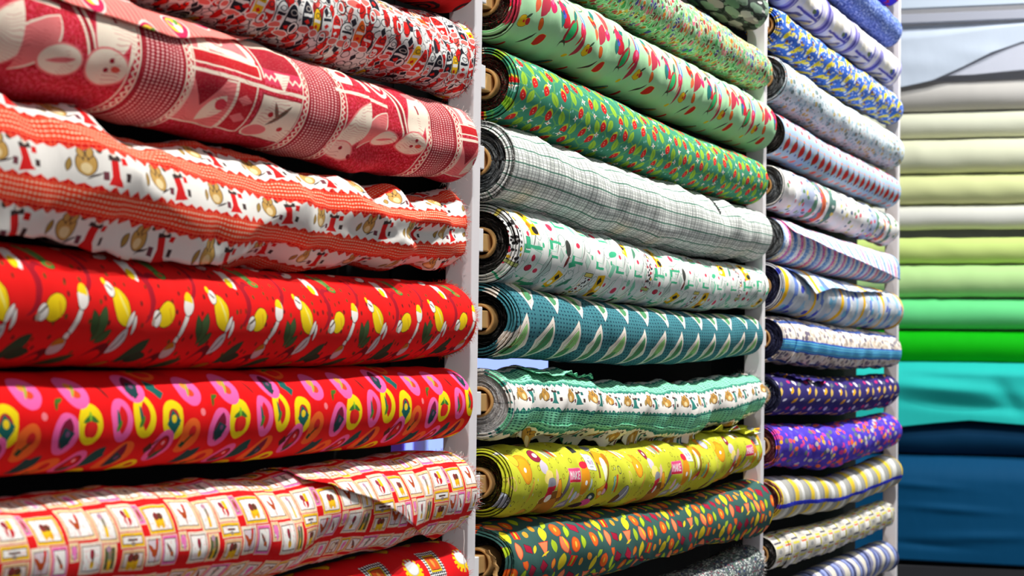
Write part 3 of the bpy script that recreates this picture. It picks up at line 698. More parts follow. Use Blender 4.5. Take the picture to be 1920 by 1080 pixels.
def kitchen_white():
    m = Mat('print_white_kitchen_tools', (238, 240, 234), warp=.8, wscale=12)
    G, LG, Y, K, Rd = (66, 188, 138), (140, 214, 180), (252, 196, 8), (40, 36, 34), (226, 60, 90)
    x, y, z = m.sep(m.uv)
    pb = m.tile(44, 40, 10, 6, 2, k=2.0)
    WW = (240, 242, 236)
    m.draw(pb, [('b', -9, 4, 7, 11, -8, WW, LG), ('e', 10, 8, 5, 7, 0, WW, (120, 150, 140)), ('d', 9, -10, 4, 9, 10, (196, 220, 206), (70, 110, 90)), ('b', -8, -14, 9, 1.6, 0, G), ('b', -15, -10, 2, 3.4, 0, G), ('e', -8, 6, 2.6, 3, 0, Rd), ('l', 2, 0, 12, .7, 70, (120, 130, 120)), ('e', 17, -4, 2, 3, 0, G)], lw=.6)
    p = m.tile(131, 128, 2520, 4, 1, k=2.0)
    it = [('b', -20, 26, 7.5, 18, 8, Y), ('d', -22, 36, 4, 6, 0, K), ('e', -17, 26, 3, 4, 0, (250, 246, 230)), ('e', -16, 14, 5, 5, 0, K), ('d', -24, 20, 4, 5, 0, (226, 130, 10)),
          ('e', 18, 28, 9, 20, 4, (246, 244, 240), LG), ('e', 18, 26, 4, 5, 0, Rd, (240, 170, 190)), ('b', 18, 6, 11, 1.6, 0, G), ('b', 10, 1, 3, 5, 0, G), ('b', -32, -2, 3.4, 6, 0, G, (30, 120, 80)), ('b', -20, -6, 12, 2, 0, G),
          ('b', -22, -26, 9, 17, -14, (226, 236, 228), LG), ('e', -21, -18, 3, 4, 0, (206, 40, 70)), ('e', -23, -30, 5, 3.4, 0, (206, 40, 70), (120, 30, 50)), ('d', 6, -26, 8, 20, -12, (200, 216, 206), (60, 110, 90)), ('b', 6, -26, .6, 14, -24, K),
          ('b', -48, 6, 7, 34, 4, (244, 244, 240), (150, 150, 130)), ('b', -48, 41, 7, 2.2, 0, (240, 222, 110), K), ('b', -48, -29, 7, 2.2, 0, (190, 200, 120), K),
          ('e', 40, 2, 3.6, 10, 6, (70, 70, 66)), ('l', 40, -14, 9, 2, 76, (120, 40, 40)), ('b', 50, -16, 5, 3.4, 30, G), ('e', 40, 40, 3.2, 5, 0, LG),
          ('b', 34, -40, 7, 12, -20, Y), ('d', 36, -36, 5, 5, 0, K), ('e', 30, -44, 3, 3.6, 0, (250, 246, 230)), ('b', -2, 52, 4, 9, -20, LG), ('d', 56, 34, 5, 14, 12, LG), ('e', 0, -54, 9, 4, 20, G), ('l', 56, -42, 12, 3, 60, (80, 140, 110))]
    m.draw(p, it, lw=.7)
    # little spoons and forks inside the tall boxes
    px, py, pz = m.sep(p)
    inb = m.f('MULTIPLY', m.f('COMPARE', px, -48.0, 6.0), m.f('COMPARE', py, 5.0, 32.0))
    o = m.cells(4.6, (.6, .8, 0))
    m.paint(m.f('MULTIPLY', inb, m.f('LESS_THAN', o[0], .33)), (46, 42, 46))
    o2 = m.cells(8, (.6, .9, 0))
    m.paint(m.f('MULTIPLY', inb, m.f('LESS_THAN', o2[0], .25)), m.ramp(m.sep(o2[1])[0], [(0, (190, 40, 60)), (.4, (240, 190, 40)), (.7, (250, 250, 246))]))
    e = m.cells(13, (1, .6, 0), 1, None, 'DISTANCE_TO_EDGE')[0]
    m.paint(m.f('MULTIPLY', m.f('LESS_THAN', e, .018), m.f('GREATER_THAN', m.noise(m.uv, .03, 1), .56)), (110, 150, 130))
    return m.done()

def teal_leaves():
    m = Mat('print_teal_pointed_leaves', (64, 128, 138), warp=.8, wscale=30)
    dt = m.v('SUBTRACT', m.v('FRACTION', m.v('MULTIPLY', m.uv, (.085, .20, 0))), (.5, .5, 0))
    m.paint(m.f('LESS_THAN', m.v('LENGTH', dt), .24), (20, 62, 80))
    W, G, DG, T2 = (252, 240, 226), (160, 216, 130), (84, 150, 100), (150, 130, 90)
    # two staggered rows of slanting kites
    p = m.tile(95, 70, 2494, -25, 2, k=2.0, frac=.75)
    it = []
    for ox, kind in ((-24, 0), (23, 1)):
        it += [('d', ox, 0, 16.5, 34, -12, W), ('d', ox, -1, 11.6, 26, -12, T2), ('d', ox, -1, 11, 25, -12, (240, 238, 220) if kind else W)]
        it += [('l', ox + 2, 2, 20, 6.5, 76, G if not kind else DG), ('l', ox - 2, -12, 11, 5.5, 64, DG), ('l', ox - 3, -4, 17, .5, 70, (150, 60, 40))]
    m.draw(p, it)
    px, py, pz = m.sep(p)
    n = m.noise(m.uv0, .9, 2)
    m.paint(m.f('MULTIPLY', m.f('MULTIPLY', m.mask(p, 'd', -24, -4, 9, 22, -16), m.f('GREATER_THAN', n, .56)), .7), (60, 120, 84))
    m.paint(m.f('MULTIPLY', m.f('MULTIPLY', m.mask(p, 'd', 23, -4, 9, 22, -16), m.f('GREATER_THAN', n, .53)), .8), (56, 130, 90))
    return m.done()

def sewing_lime():
    m = Mat('print_lime_sewing_things', (204, 206, 52), warp=.5, wscale=12)
    O, K, W, Pk, Br, Gy, Rd = (240, 160, 20), (70, 50, 30), (252, 250, 244), (244, 84, 140), (150, 96, 30), (150, 150, 160), (222, 36, 60)
    o = m.cells(24)
    m.paint(m.f('COMPARE', o[0], .13, .02), (120, 110, 30))
    m.dots(17, 1.1, [(244, 160, 60), (170, 200, 200), (250, 250, 240), (160, 120, 40)], (1.6, .6, 0), chance=.5)
    p = m.tile(300, 122, 2661, -4, 0, k=1.48)
    it = [('e', -128, 20, 12, 19, 24, O, (190, 60, 30)), ('e', -127, 19, 9, 15, 24, (248, 176, 30)), ('e', -128, 18, 2.4, 3, 0, W), ('e', -142, 34, 7, 10, 20, (248, 196, 50), Br),
          ('e', -92, 36, 8, 9, 0, (150, 30, 60), K), ('e', -92, 36, 3, 3.4, 0, W), ('e', -84, 20, 9, 9, 0, (214, 200, 214)), ('e', -78, 8, 10, 8, 20, (250, 226, 120)), ('e', -70, -2, 9, 9, 0, Gy), ('h', -70, -4, 10, 9, 190, Rd),
          ('l', -62, 40, 9, 2.4, -60, W, K), ('l', -54, 41, 9, 2.4, -60, Gy, K), ('l', -46, 42, 9, 2.4, -60, Rd, K), ('l', -38, 43, 9, 2.4, -60, W, K),
          ('e', -60, -20, 26, 10, 6, Br, (246, 222, 160)), ('b', -62, -36, 20, 14, 12, (190, 126, 40), K), ('e', -72, -14, 8, 9, 0, Rd), ('e', -66, -20, 5, 6, 0, W), ('b', -46, -8, 5, 12, 16, O, K), ('l', -28, -4, 24, 3.4, 66, (120, 110, 120), K), ('l', -56, 6, 12, 5, 80, (236, 190, 170)),
          ('b', -9, 9, 14.5, 8.5, 0, Pk, (252, 150, 160)), ('b', -9, 1.4, 14.5, 1.3, 0, Rd),
          ('b', -20.6, 9, .7, 5.2, 0, W), ('b', -19.0, 10.6, .6, 2.8, 28, W), ('b', -17.2, 10.6, .6, 2.8, -28, W), ('b', -15.6, 9, .7, 5.2, 0, W),
          ('b', -12.4, 9, .65, 5.4, -14, W), ('b', -9.8, 9, .65, 5.4, 14, W), ('b', -11.1, 7.6, 1.4, .6, 0, W),
          ('b', -6.6, 9, .7, 5.2, 0, W), ('b', -4.6, 11.2, .6, 3.0, -34, W), ('b', -4.6, 6.8, .6, 3.0, 34, W), ('b', -.4, 9, .7, 5.2, 0, W), ('b', 1.2, 13.4, 1.9, .7, 0, W), ('b', 1.0, 9, 1.6, .6, 0, W), ('b', 1.2, 4.6, 1.9, .7, 0, W),
          ('b', 37, 26, 14, 11, -3, W, (110, 120, 90)), ('b', 31, 25, 1, 3.4, -20, (90, 90, 130)), ('b', 34, 25, 1, 3.4, 20, (90, 90, 130)), ('e', 38, 25, 2.2, 3, 0, (200, 170, 210)), ('b', 43, 25, .9, 3.6, 0, (90, 90, 120)), ('b', 46, 25, .9, 3.6, 20, (90, 90, 120)), ('b', 38, 31, 4, .8, 0, (170, 170, 180)), ('b', 38, 19, 6, .6, 0, (150, 150, 160)),
          ('e', 16, 2, 8, 20, -4, (234, 152, 20), (214, 130, 90)), ('e', 16, 22, 7, 5, 0, Rd), ('e', 17, -1, 2.2, 3, 0, W), ('e', 14, -26, 9, 8, 20, (200, 176, 40), (230, 220, 130)), ('e', 8, -20, 4, 5, 0, (248, 210, 190)),
          ('e', -8, -16, 3, 9, 0, (250, 200, 220)), ('e', 2, -22, 3.4, 9, 0, (214, 232, 240), Gy), ('b', -16, -34, 12, 6, 14, Gy, (120, 120, 140)), ('b', -16, -34, 8, 3, 14, (200, 200, 216)), ('e', 34, -4, 3.2, 8, 0, (220, 236, 236), Gy),
          ('b', 58, 24, 2, 20, -8, (130, 90, 30)), ('d', 68, 30, 11, 16, 10, O, (110, 60, 20)), ('e', 70, 16, 5, 16, 0, (252, 246, 220)), ('b', 80, 14, 2.4, 20, 0, Br), ('e', 80, 28, 6, 10, 20, (190, 120, 20)),
          ('b', 64, -12, 12, 7, 24, O, Br), ('e', 58, -15, 4, 3, 0, (252, 226, 150)), ('e', 80, -10, 5, 8, 10, Rd, Br), ('e', 80, -16, 4, 5, 0, (252, 190, 210), K), ('e', 44, -22, 7, 6, 0, (60, 84, 80), K), ('e', 44, -22, 3, 2.6, 0, (220, 230, 230)), ('e', 42, -32, 9, 7, 20, (226, 84, 160)), ('e', 32, -40, 9, 6, 30, (70, 50, 60), K),
          ('b', 104, -4, 2, 12, 0, (222, 90, 30)), ('b', 98, -4, 1.8, 10, 0, (120, 180, 170)), ('r', 110, 14, 3.4, 6, 20, (100, 100, 70)), ('e', 92, -44, 9, 5, 10, (60, 50, 40)),
          ('e', 132, -22, 10, 15, -20, Gy, K), ('e', 122, -30, 6, 9, -20, (120, 80, 40), K), ('b', 134, -20, 1, 12, -20, (230, 236, 250)), ('e', 120, 44, 8, 12, 20, O, Br), ('e', 128, 40, 7, 11, 20, (190, 190, 210), K), ('r', 104, 44, 5, 2.4, -20, (120, 120, 40)), ('l', 146, 40, 12, 2.2, -50, W, K), ('r', 144, 4, 4, 9, 20, (230, 190, 120)),
          ('e', -108, -42, 12, 7, 10, (240, 170, 60), Br), ('l', -112, -8, 16, 2.4, 74, (226, 170, 60)), ('b', 12, 48, 9, 7, 0, (60, 60, 60)), ('e', 60, 52, 10, 6, 10, Gy, K)]
    m.draw(p, it, lw=.7)
    x, y, z = m.sep(m.uv0)
    return m.done(wrinkle=.6)

def food_green():
    m = Mat('print_dark_green_food', (56, 94, 88), warp=.8, wscale=10)
    O, Y, L, C, S_, R_ = (252, 110, 30), (244, 214, 40), (180, 206, 40), (170, 16, 54), (254, 140, 90), (232, 44, 26)
    p = m.tile(70, 92, 2600, 0, 1, k=2.3)
    it = [('l', -22, 30, 10, 5, 80, Y), ('e', -4, 32, 5.4, 8, 10, O, R_), ('e', -4, 32, 1.4, 3, 0, (255, 190, 60)), ('l', 10, 28, 8, 3.4, 70, L, (90, 130, 20)), ('d', 24, 32, 6, 9, 20, C, (60, 10, 40)),
          ('t', -26, 10, 6, 9, 180, S_, R_), ('l', -26, 4, 6, 1.4, 30, Y), ('l', -12, 12, 9, 3.6, 100, L), ('l', 2, 12, 11, 5, -70, S_, R_), ('l', 4, 14, 9, 1.2, -70, Y), ('e', 17, 10, 5, 8.5, 0, O, R_), ('e', 17, 10, 1.5, 4, 0, (255, 200, 70)), ('l', 29, 12, 8, 3, 90, L, (90, 130, 20)),
          ('d', -28, -12, 5, 9, 10, C, (60, 10, 40)), ('l', -14, -10, 6, 3, 80, (250, 150, 40), R_), ('l', 0, -10, 11, 4.6, 84, Y, (180, 200, 40)), ('b', 14, -10, 4.4, 7, -12, R_), ('b', 14, -10, 1.3, 6, -12, (190, 190, 40)), ('e', 27, -12, 3, 5, 0, (250, 160, 50)),
          ('e', -22, -32, 5.6, 8.6, 0, O, R_), ('e', -22, -32, 1.6, 4, 0, (255, 200, 70)), ('l', -8, -30, 8, 3.2, 80, L), ('l', 6, -32, 11, 4.4, 88, S_, R_), ('d', 20, -32, 5.4, 8, 30, C, (60, 10, 40)), ('l', 30, -34, 6, 2.6, 60, Y), ('e', -32, 40, 3, 5, 20, (250, 150, 40)), ('e', -9, -20, 1.5, 3.4, 20, C), ('e', 9, 1, 1.5, 3, 0, C), ('l', -14, 42, 7, 3, 60, L), ('l', 12, 43, 8, 3, 110, O, R_)]
    m.draw(p, it, lw=.8)
    return m.done()

def simple_ovals(name, base, size, rad, pal, stretch=(1, 1, 0), warp=2.0, edge=None, pal2=None, size2=6, rad2=2, lines=None, rnd=.9, wr=.35):
    m = Mat(name, base, warp=warp, wscale=size * 1.4)
    if edge:
        e = m.cells(size, stretch, rnd, None, 'DISTANCE_TO_EDGE')[0]
        m.paint(m.f('LESS_THAN', e, edge[0]), edge[1])
    m.dots(size, rad, pal, stretch, rnd)
    if pal2:
        m.dots(size2, rad2, pal2, stretch, 1.0, .8)
    if lines:
        o = m.cells(lines[0], stretch)
        m.paint(m.f('COMPARE', o[0], lines[1], lines[2]), lines[3])
    return m.done(wrinkle=wr)

def lilac_pots():
    m = Mat('print_lilac_white_panels', (246, 240, 244), warp=2.4, wscale=26)
    V, V2, CRM = (150, 140, 214), (96, 88, 180), (244, 226, 180)
    p = m.tile(118, 150, 4297, -10, 0, k=2.33)
    it = [('b', -50, 0, 9, 80, 0, (176, 168, 226)), ('b', -50, 0, 3.5, 80, 0, V2), ('b', 4, -22, 34, 3, 0, V2), ('b', 4, -18, 32, 1.4, 0, (220, 214, 240)), ('e', 24, -10, 7, 8, 0, (80, 90, 200)), ('e', 16, -10, 6, 5, 0, (110, 130, 90)), ('b', -8, 0, 13, 16, 0, (252, 244, 230)),
          ('l', -16, -44, 22, 8, 50, (100, 96, 150)), ('l', -10, -46, 18, 5, 50, CRM), ('l', 22, -46, 20, 8, 60, (120, 116, 170)), ('l', 26, -48, 16, 5, 55, CRM), ('b', -40, -30, 2, 50, 0, (120, 112, 190)), ('b', 40, -30, 2, 50, 0, (120, 112, 190)), ('e', 48, 10, 6, 20, 0, (206, 202, 236)), ('l', 36, -10, 12, 3, 70, V2), ('b', 6, 54, 40, 5, 0, V), ('b', 6, -60, 40, 6, 0, V2), ('e', 44, 34, 5, 12, 0, V)]
    m.draw(p, it, lw=1.5)
    return m.done()

def blue_denim():
    m = Mat('print_blue_speckle', (84, 110, 186), warp=1.0, wscale=6)
    n = m.noise(m.v('MULTIPLY', m.uv, (.16, .42, 0)), .5, 2, rough=.7)
    m.c = m.ramp(n, [(0, (50, 66, 140)), (.42, (84, 110, 190)), (.52, (120, 146, 216)), (.6, (196, 210, 244))])
    return m.done(weave=.5)

def violet_red():
    m = Mat('print_violet_red_blots', (86, 56, 226), warp=2, wscale=9)
    m.dots(13, 4, [(236, 40, 90), (250, 60, 60), (110, 70, 240)], (.35, 1, 0))
    return m.done()

def yellow_blue():
    m = Mat('print_blue_yellow_birds', (62, 116, 222), warp=1.6, wscale=9)
    p = m.tile(36, 31, 4100, 0, 1, k=2.4)
    m.draw(p, [('l', -8, 2, 15, 4.6, 62, (246, 222, 40)), ('l', 4, 9, 9, 3.6, 40, (252, 236, 110)), ('e', 9, -6, 5, 6.6, 0, (50, 92, 210)), ('e', 9, -6, 2, 2.8, 0, (200, 220, 250)), ('e', -1, -9, 3, 4.4, 0, (120, 60, 50)), ('e', -12, -11, 3.6, 4, 0, (250, 250, 250)), ('e', 13, 9, 2.6, 4, 0, (240, 246, 252)), ('l', 3, -12, 7, 2.2, 20, (226, 190, 20))])
    m.dots(7, 1.4, [(250, 250, 250), (20, 40, 120)], (.4, 1, 0), chance=.5)
    return m.done()

def hearts_blue():
    m = Mat('print_pale_blue_red_tulips', (176, 200, 232), warp=.6, wscale=8)
    p = m.tile(33.5, 64, 4040, -4, 0, k=1.75)
    K = (70, 90, 60)
    m.draw(p, [('b', -8, -15, 3.4, 14, -6, (196, 214, 216)), ('l', 5, -16, 14, 9, 84, (206, 26, 26), K), ('b', 5, -2, 1.6, 6, 0, K), ('b', 5, -28, 1.4, 4, 0, K), ('b', 0, 3, 20, .6, 0, (236, 196, 150)), ('e', 6, 4, 2.8, 3.2, 0, (244, 150, 110)), ('e', -9, 4, 1.6, 1.8, 0, (244, 190, 160)),
               ('l', 4, 22, 8, 4.2, 40, (250, 110, 96)), ('l', -8, 20, 5, 2.4, 120, (252, 214, 206)), ('e', -10, -28, 3, 3, 0, (80, 110, 190))])
    return m.done()

def stripes(name, seq, per, ov=0, rough=None, vertical=True, noisy=.5, extra=None, blue=None, warp=1.0):
    """bands of colour at right angles to the roll (vertical) or along it"""
    m = Mat(name, seq[0][1], warp=warp, wscale=14)
    x, y, z = m.sep(m.uv)
    a = m.f('FRACT', m.f('MULTIPLY_ADD', x if vertical else y, 1.0 / per, ov))
    m.c = m.ramp(a, seq)
    if noisy:
        n = m.noise(m.uv0, .8, 3, rough=.8)
        m.paint(m.f('MULTIPLY', m.f('GREATER_THAN', n, .55), noisy), (120, 118, 122))
    if blue:
        b = m.f('FRACT', m.f('MULTIPLY_ADD', y, 1.0 / blue[0], blue[1]))
        m.paint(m.f('LESS_THAN', b, blue[2]), blue[3])
    if extra:
        for e in extra: m.dots(*e)
    return m

def border_beige():
    m = Mat('print_beige_cyan_border', (240, 226, 212), warp=1.2, wscale=8)
    m.dots(9, 3.8, [(176, 160, 150), (210, 190, 170), (120, 110, 130), (250, 244, 236)], (.4, .8, 0))
    x, y, z = m.sep(m.uv)
    t = m.f('FRACT', m.f('MULTIPLY_ADD', y, 1 / 88.0, .62))
    w = m.f('GREATER_THAN', t, .5)
    n = m.noise(m.uv, .3, 2)
    m.c = m.c
    m.paint(m.f('COMPARE', t, .50, .135), (44, 96, 214))
    m.paint(m.f('COMPARE', t, .50, .105), (74, 176, 232))
    m.paint(m.f('MULTIPLY', m.f('COMPARE', t, .50, .105), m.f('GREATER_THAN', m.f('SINE', m.f('MULTIPLY', y, 1.5)), .4)), (130, 216, 236))
    m.paint(m.f('MULTIPLY', m.f('COMPARE', t, .50, .105), m.f('GREATER_THAN', m.f('SINE', m.f('MULTIPLY', y, 1.0)), .85)), (40, 110, 200))
    m.paint(m.f('COMPARE', t, .04, .05), (60, 84, 150))
    return m.done()

def navy_buds():
    m = Mat('print_navy_buds', (52, 40, 112), warp=1.0, wscale=10)
    p = m.tile(34, 56, 4050, 8, 0, k=4.2)
    m.draw(p, [('l', -9, 0, 8, 2.6, 74, (250, 186, 30)), ('l', 4, -2, 9, 2.6, 80, (226, 190, 90)), ('l', 1, 18, 7, 3, 100, (236, 226, 232)), ('e', -10, 19, 3.2, 4, 0, (200, 40, 110)), ('l', 9, 14, 6, 3, 60, (96, 106, 110)), ('l', -4, -20, 8, 2.4, 50, (226, 160, 30)), ('l', 10, -18, 5, 2, 30, (220, 214, 230)), ('e', -12, 2, 1.6, 3, 0, (240, 230, 240))])
    return m.done()

def purple_meadow():
    m = Mat('print_purple_meadow_flowers', (84, 62, 200), warp=1.6, wscale=8)
    m.dots(10.5, 3.9, [(250, 84, 110), (88, 64, 214), (254, 120, 70), (206, 196, 190), (236, 70, 170), (100, 80, 220), (110, 120, 120)], (.33, .8, 0))
    m.dots(26, 4.2, [(252, 196, 40), (254, 110, 40), (90, 70, 216)], (.4, 1, 0), chance=.4)
    return m.done()

def woven_basket():
    m = Mat('print_basket_yellow_grey', (222, 216, 200), warp=1.0, wscale=10)
    p = m.tile(40, 26, 0, 0, 2, k=3.2)
    Y, Wt, K = (232, 220, 70), (248, 244, 240), (60, 60, 90)
    m.draw(p, [('b', -9, 2, 9, 8, 0, (196, 190, 182)), ('b', 9, 4, 7, 6, 0, Wt), ('b', -9, 11, 8, 2, 0, Y), ('b', 10, -7, 8, 1.6, 0, K), ('b', 11, 11, 6, 1.6, 0, (236, 120, 60)), ('b', -8, -10, 6, 2, 0, Y), ('b', 17, 2, 2, 7, 0, (190, 180, 60)), ('e', -9, 2, 4, 4, 0, (150, 150, 150))])
    n = m.noise(m.v('MULTIPLY', m.uv0, (1, .15, 0)), .8, 2)
    m.paint(m.f('MULTIPLY', m.f('GREATER_THAN', n, .56), .5), (150, 140, 130))
    return m.done()

# ------------------------------------------------------------------ setting
M_WHITE = plain('white_paint', (238, 236, 238), .45, .03, 20)
M_POST = plain('white_laminate', (236, 230, 232), .5, .02, 30, bump=.05)
M_FLOOR = plain('grey_vinyl_floor', (120, 120, 124), .5, .1, 3)
M_BACKWALL = plain('pale_wall', (196, 204, 226), .8, .03, 2)
M_SKYPANE = plain('frosted_window_light', (150, 172, 255), .6, .04, 1, emit=1.1)
M_WOOD = plain('pale_wood', (226, 180, 116), .6, .18, 40, bump=.15)
M_BLACK = plain('gap_shade_black', (12, 12, 14), .95, .4, 12)  # for the added sheets that darken the gaps between rolls
M_PLINTH = plain('charcoal_board', (44, 44, 48), .6, .1, 10)

def struct(name, dims, mat, bev=0):
    return tag(box(name, dims, mat, None, bev), kind='structure')

struct('floor', (-4, 9, -4, 5.5, -.05, 0), M_FLOOR)
struct('wall_back', (8.6, 8.7, -4, 5.5, 0, 3.9), M_BACKWALL)
w = struct('window_1', (8.555, 8.575, 2.2, 4.2, .55, 2.1), M_SKYPANE)
for yy in (2.2, 2.78, 3.43, 4.2):
    box('window_mullion', (8.53, 8.6, yy - .03, yy + .03, .5, 2.15), M_WHITE, w, .004)
vio = box('violet_curtain_strip', (8.44, 8.47, 3.47, 3.60, .3, 2.3), plain('violet_cloth', (150, 90, 220), .8, .1, 6), None, .004)
tag(vio, 'narrow violet cloth strip hanging in front of the pale far window', 'curtain')

# ------------------------------------------------------------------ display rack
rack = tag(empty('display_rack', (3.05, .875, 0)), 'white rack of narrow uprights with short wooden pegs carrying the printed rolls', 'rack')
RB = (3.05, .875, 0)
POSTS = (.79, 2.304, 3.794, 5.278)
for i, px in enumerate(POSTS):
    box('upright', (px - .0125, px + .0125, YP, YP + .032, 0, 2.62), M_POST, rack, .0012, RB)
box('top_rail', (.78, 5.29, YP + .003, YP + .03, 2.62, 2.66), M_POST, rack, .0015, RB)
box('bottom_rail', (.78, 5.29, YP + .003, YP + .03, .10, .14), M_POST, rack, .0015, RB)

ROWS = {
    'C1-0': [(.8, 1.784, .042), (2.1411, 1.785, 0.042), (2.2743, 1.79, 0.042)],
    'C1-1': [(.8, 1.683, .042), (1.73, 1.6855, 0.042), (2.1039, 1.688, 0.0415), (2.3065, 1.6984, 0.0422)],
    'C1-2': [(1.3593, 1.59, 0.0488), (1.5418, 1.591, 0.048), (1.7332, 1.5916, 0.0469), (2.0599, 1.5921, 0.0465), (2.2931, 1.6009, 0.0424)],
    'C1-3': [(1.3633, 1.4866, 0.05), (1.5458, 1.4866, 0.0511), (1.8107, 1.4824, 0.049), (2.0639, 1.4879, 0.0471), (2.2969, 1.5031, 0.0362)],
    'C1-4': [(1.3671, 1.3889, 0.046), (1.5496, 1.388, 0.0458), (1.7777, 1.3875, 0.0448), (2.0218, 1.3914, 0.0454), (2.3009, 1.4006, 0.0413)],
    'C1-5': [(1.3704, 1.3006, 0.0383), (1.7519, 1.2997, 0.0415), (2.057, 1.3029, 0.0426), (2.3047, 1.3048, 0.0392)],
    'C1-6': [(1.3742, 1.2027, 0.0433), (1.5499, 1.1999, 0.0461), (1.7939, 1.1961, 0.0468), (2.061, 1.2022, 0.0476), (2.3085, 1.2063, 0.0423)],
    'C1-7': [(.8, 1.098, .042), (1.9201, 1.1023, 0.0412), (2.0646, 1.1093, 0.0415), (2.2134, 1.110, 0.0399), (2.3123, 1.1087, 0.0371)],
    'C2-1': [(2.39, 1.983, .04), (3.3, 1.986, .041), (3.64, 1.986, .041), (3.85, 1.997, .037)],
    'C2-2': [(2.4846, 1.8866, 0.0409), (3.0013, 1.8831, 0.0408), (3.4064, 1.8855, 0.0404), (3.7834, 1.8865, 0.0375)],
    'C2-3': [(2.4886, 1.7835, 0.0465), (2.7606, 1.7847, 0.0464), (3.1963, 1.7812, 0.0489), (3.7538, 1.785, 0.0476)],
    'C2-4': [(2.4925, 1.6838, 0.0444), (2.7363, 1.6804, 0.046), (3.2162, 1.6745, 0.044), (3.7579, 1.6817, 0.0421)],
    'C2-5': [(2.4962, 1.5896, 0.0452), (2.7285, 1.5817, 0.0483), (3.005, 1.5789, 0.049), (3.5006, 1.5804, 0.0489), (3.8686, 1.5882, 0.045)],
    'C2-6': [(2.5, 1.4933, 0.0482), (2.7023, 1.4861, 0.0468), (3.0088, 1.4825, 0.0439), (3.3877, 1.4817, 0.0421), (3.7655, 1.4926, 0.0378)],
    'C2-7': [(2.4838, 1.4023, 0.0448), (2.6787, 1.3963, 0.0431), (3.0123, 1.3931, 0.0436), (3.3912, 1.3951, 0.0399), (3.7689, 1.4071, 0.0348)],
    'C2-8': [(2.4877, 1.3038, 0.0425), (2.9042, 1.2889, 0.0361), (3.238, 1.2806, 0.0439), (3.5013, 1.2883, 0.0423), (3.8279, 1.3039, 0.0368)],
    'C2-9': [(2.4914, 1.2075, 0.0434), (2.8951, 1.1929, 0.0425), (3.251, 1.1906, 0.0451), (3.8318, 1.207, 0.0364)],
    'C2-10': [(2.501, 1.1131, 0.0428), (2.8988, 1.0993, 0.0444), (3.2296, 1.0964, 0.0398), (3.6019, 1.0963, 0.0461), (3.8882, 1.0955, 0.0523)],
    'C2-11': [(2.505, 1.0097, 0.0429), (3.3072, 0.9846, 0.0363), (3.8704, 0.9949, 0.0394)],
    'C3-0': [(3.9, 2.266, .04), (4.473, 2.266, 0.04), (5.1325, 2.276, 0.037)],
    'C3-1': [(3.958, 2.1707, 0.0332), (4.476, 2.1782, 0.0371), (5.1741, 2.1772, 0.0377)],
    'C3-2': [(3.9618, 2.0759, 0.035), (4.4801, 2.0768, 0.0366), (5.178, 2.0811, 0.0373)],
    'C3-3': [(3.9654, 1.9838, 0.0364), (4.484, 1.9778, 0.041), (5.259, 1.9873, 0.0383)],
    'C3-4': [(3.9694, 1.8847, 0.0444), (4.4881, 1.8762, 0.0441), (5.3027, 1.8815, 0.0447)],
    'C3-5': [(3.9734, 1.7847, 0.0416), (4.3348, 1.7769, 0.0418), (5.2132, 1.7799, 0.042)],
    'C3-6': [(3.9543, 1.6857, 0.0417), (4.3991, 1.6848, 0.0424), (5.1941, 1.686, 0.0369)],
    'C3-7': [(3.9812, 1.5885, 0.0409), (4.4031, 1.5849, 0.0412), (5.2908, 1.592, 0.0361)],
    'C3-8': [(3.9848, 1.4983, 0.0442), (4.6046, 1.4868, 0.0484), (5.2249, 1.4914, 0.0468)],
    'C3-9': [(3.9657, 1.4019, 0.043), (4.5076, 1.392, 0.0451), (5.2989, 1.3936, 0.0414)],
    'C3-10': [(3.9928, 1.2985, 0.0382), (4.6126, 1.2883, 0.0403), (5.2328, 1.2976, 0.0402)],
    'C3-11': [(3.9736, 1.2036, 0.0396), (4.4473, 1.1822, 0.0459), (5.291, 1.2003, 0.0427)],
    'C3-12': [(4.0239, 1.1034, 0.0405), (4.5201, 1.081, 0.0351), (5.2951, 1.1001, 0.0423)],
    'C3-13': [(4.0045, 1.0047, 0.0324), (4.5236, 0.9939, 0.0288), (5.2992, 0.9996, 0.0317)],
    'C3-14': [(4.2123, 0.9009, 0.0339), (4.6282, 0.901, 0.037), (5.3192, 0.8943, 0.038)],
}
def zrow(k, x):
    c = ROWS[k]
    return float(np.interp(x, [t[0] for t in c], [t[1] for t in c]))
X0 = {'C1': .835, 'C2': 2.392, 'C3': 3.885}
X1 = {'C1': 2.262, 'C2': 3.760, 'C3': 5.238}
for k in ROWS:
    c = k[:2]
    pp = POSTS[int(c[1]) - 1]
    z = zrow(k, X0[c])
    box('peg', (pp + .013, pp + .112, YB - .0102, YB + .0102, z - .0108, z + .0100), M_WOOD, rack, .0012, RB)
    box('peg_plate', (pp + .0126, pp + .031, YP + .002, YB + .0125, z - .014, z + .013), M_WHITE, rack, .001, RB)
    pe = POSTS[int(c[1])]
    z = zrow(k, X1[c])
    box('peg', (pe - .11, pe - .013, YB - .0102, YB + .0102, z - .0105, z + .0105), M_WOOD, rack, .0012, RB)

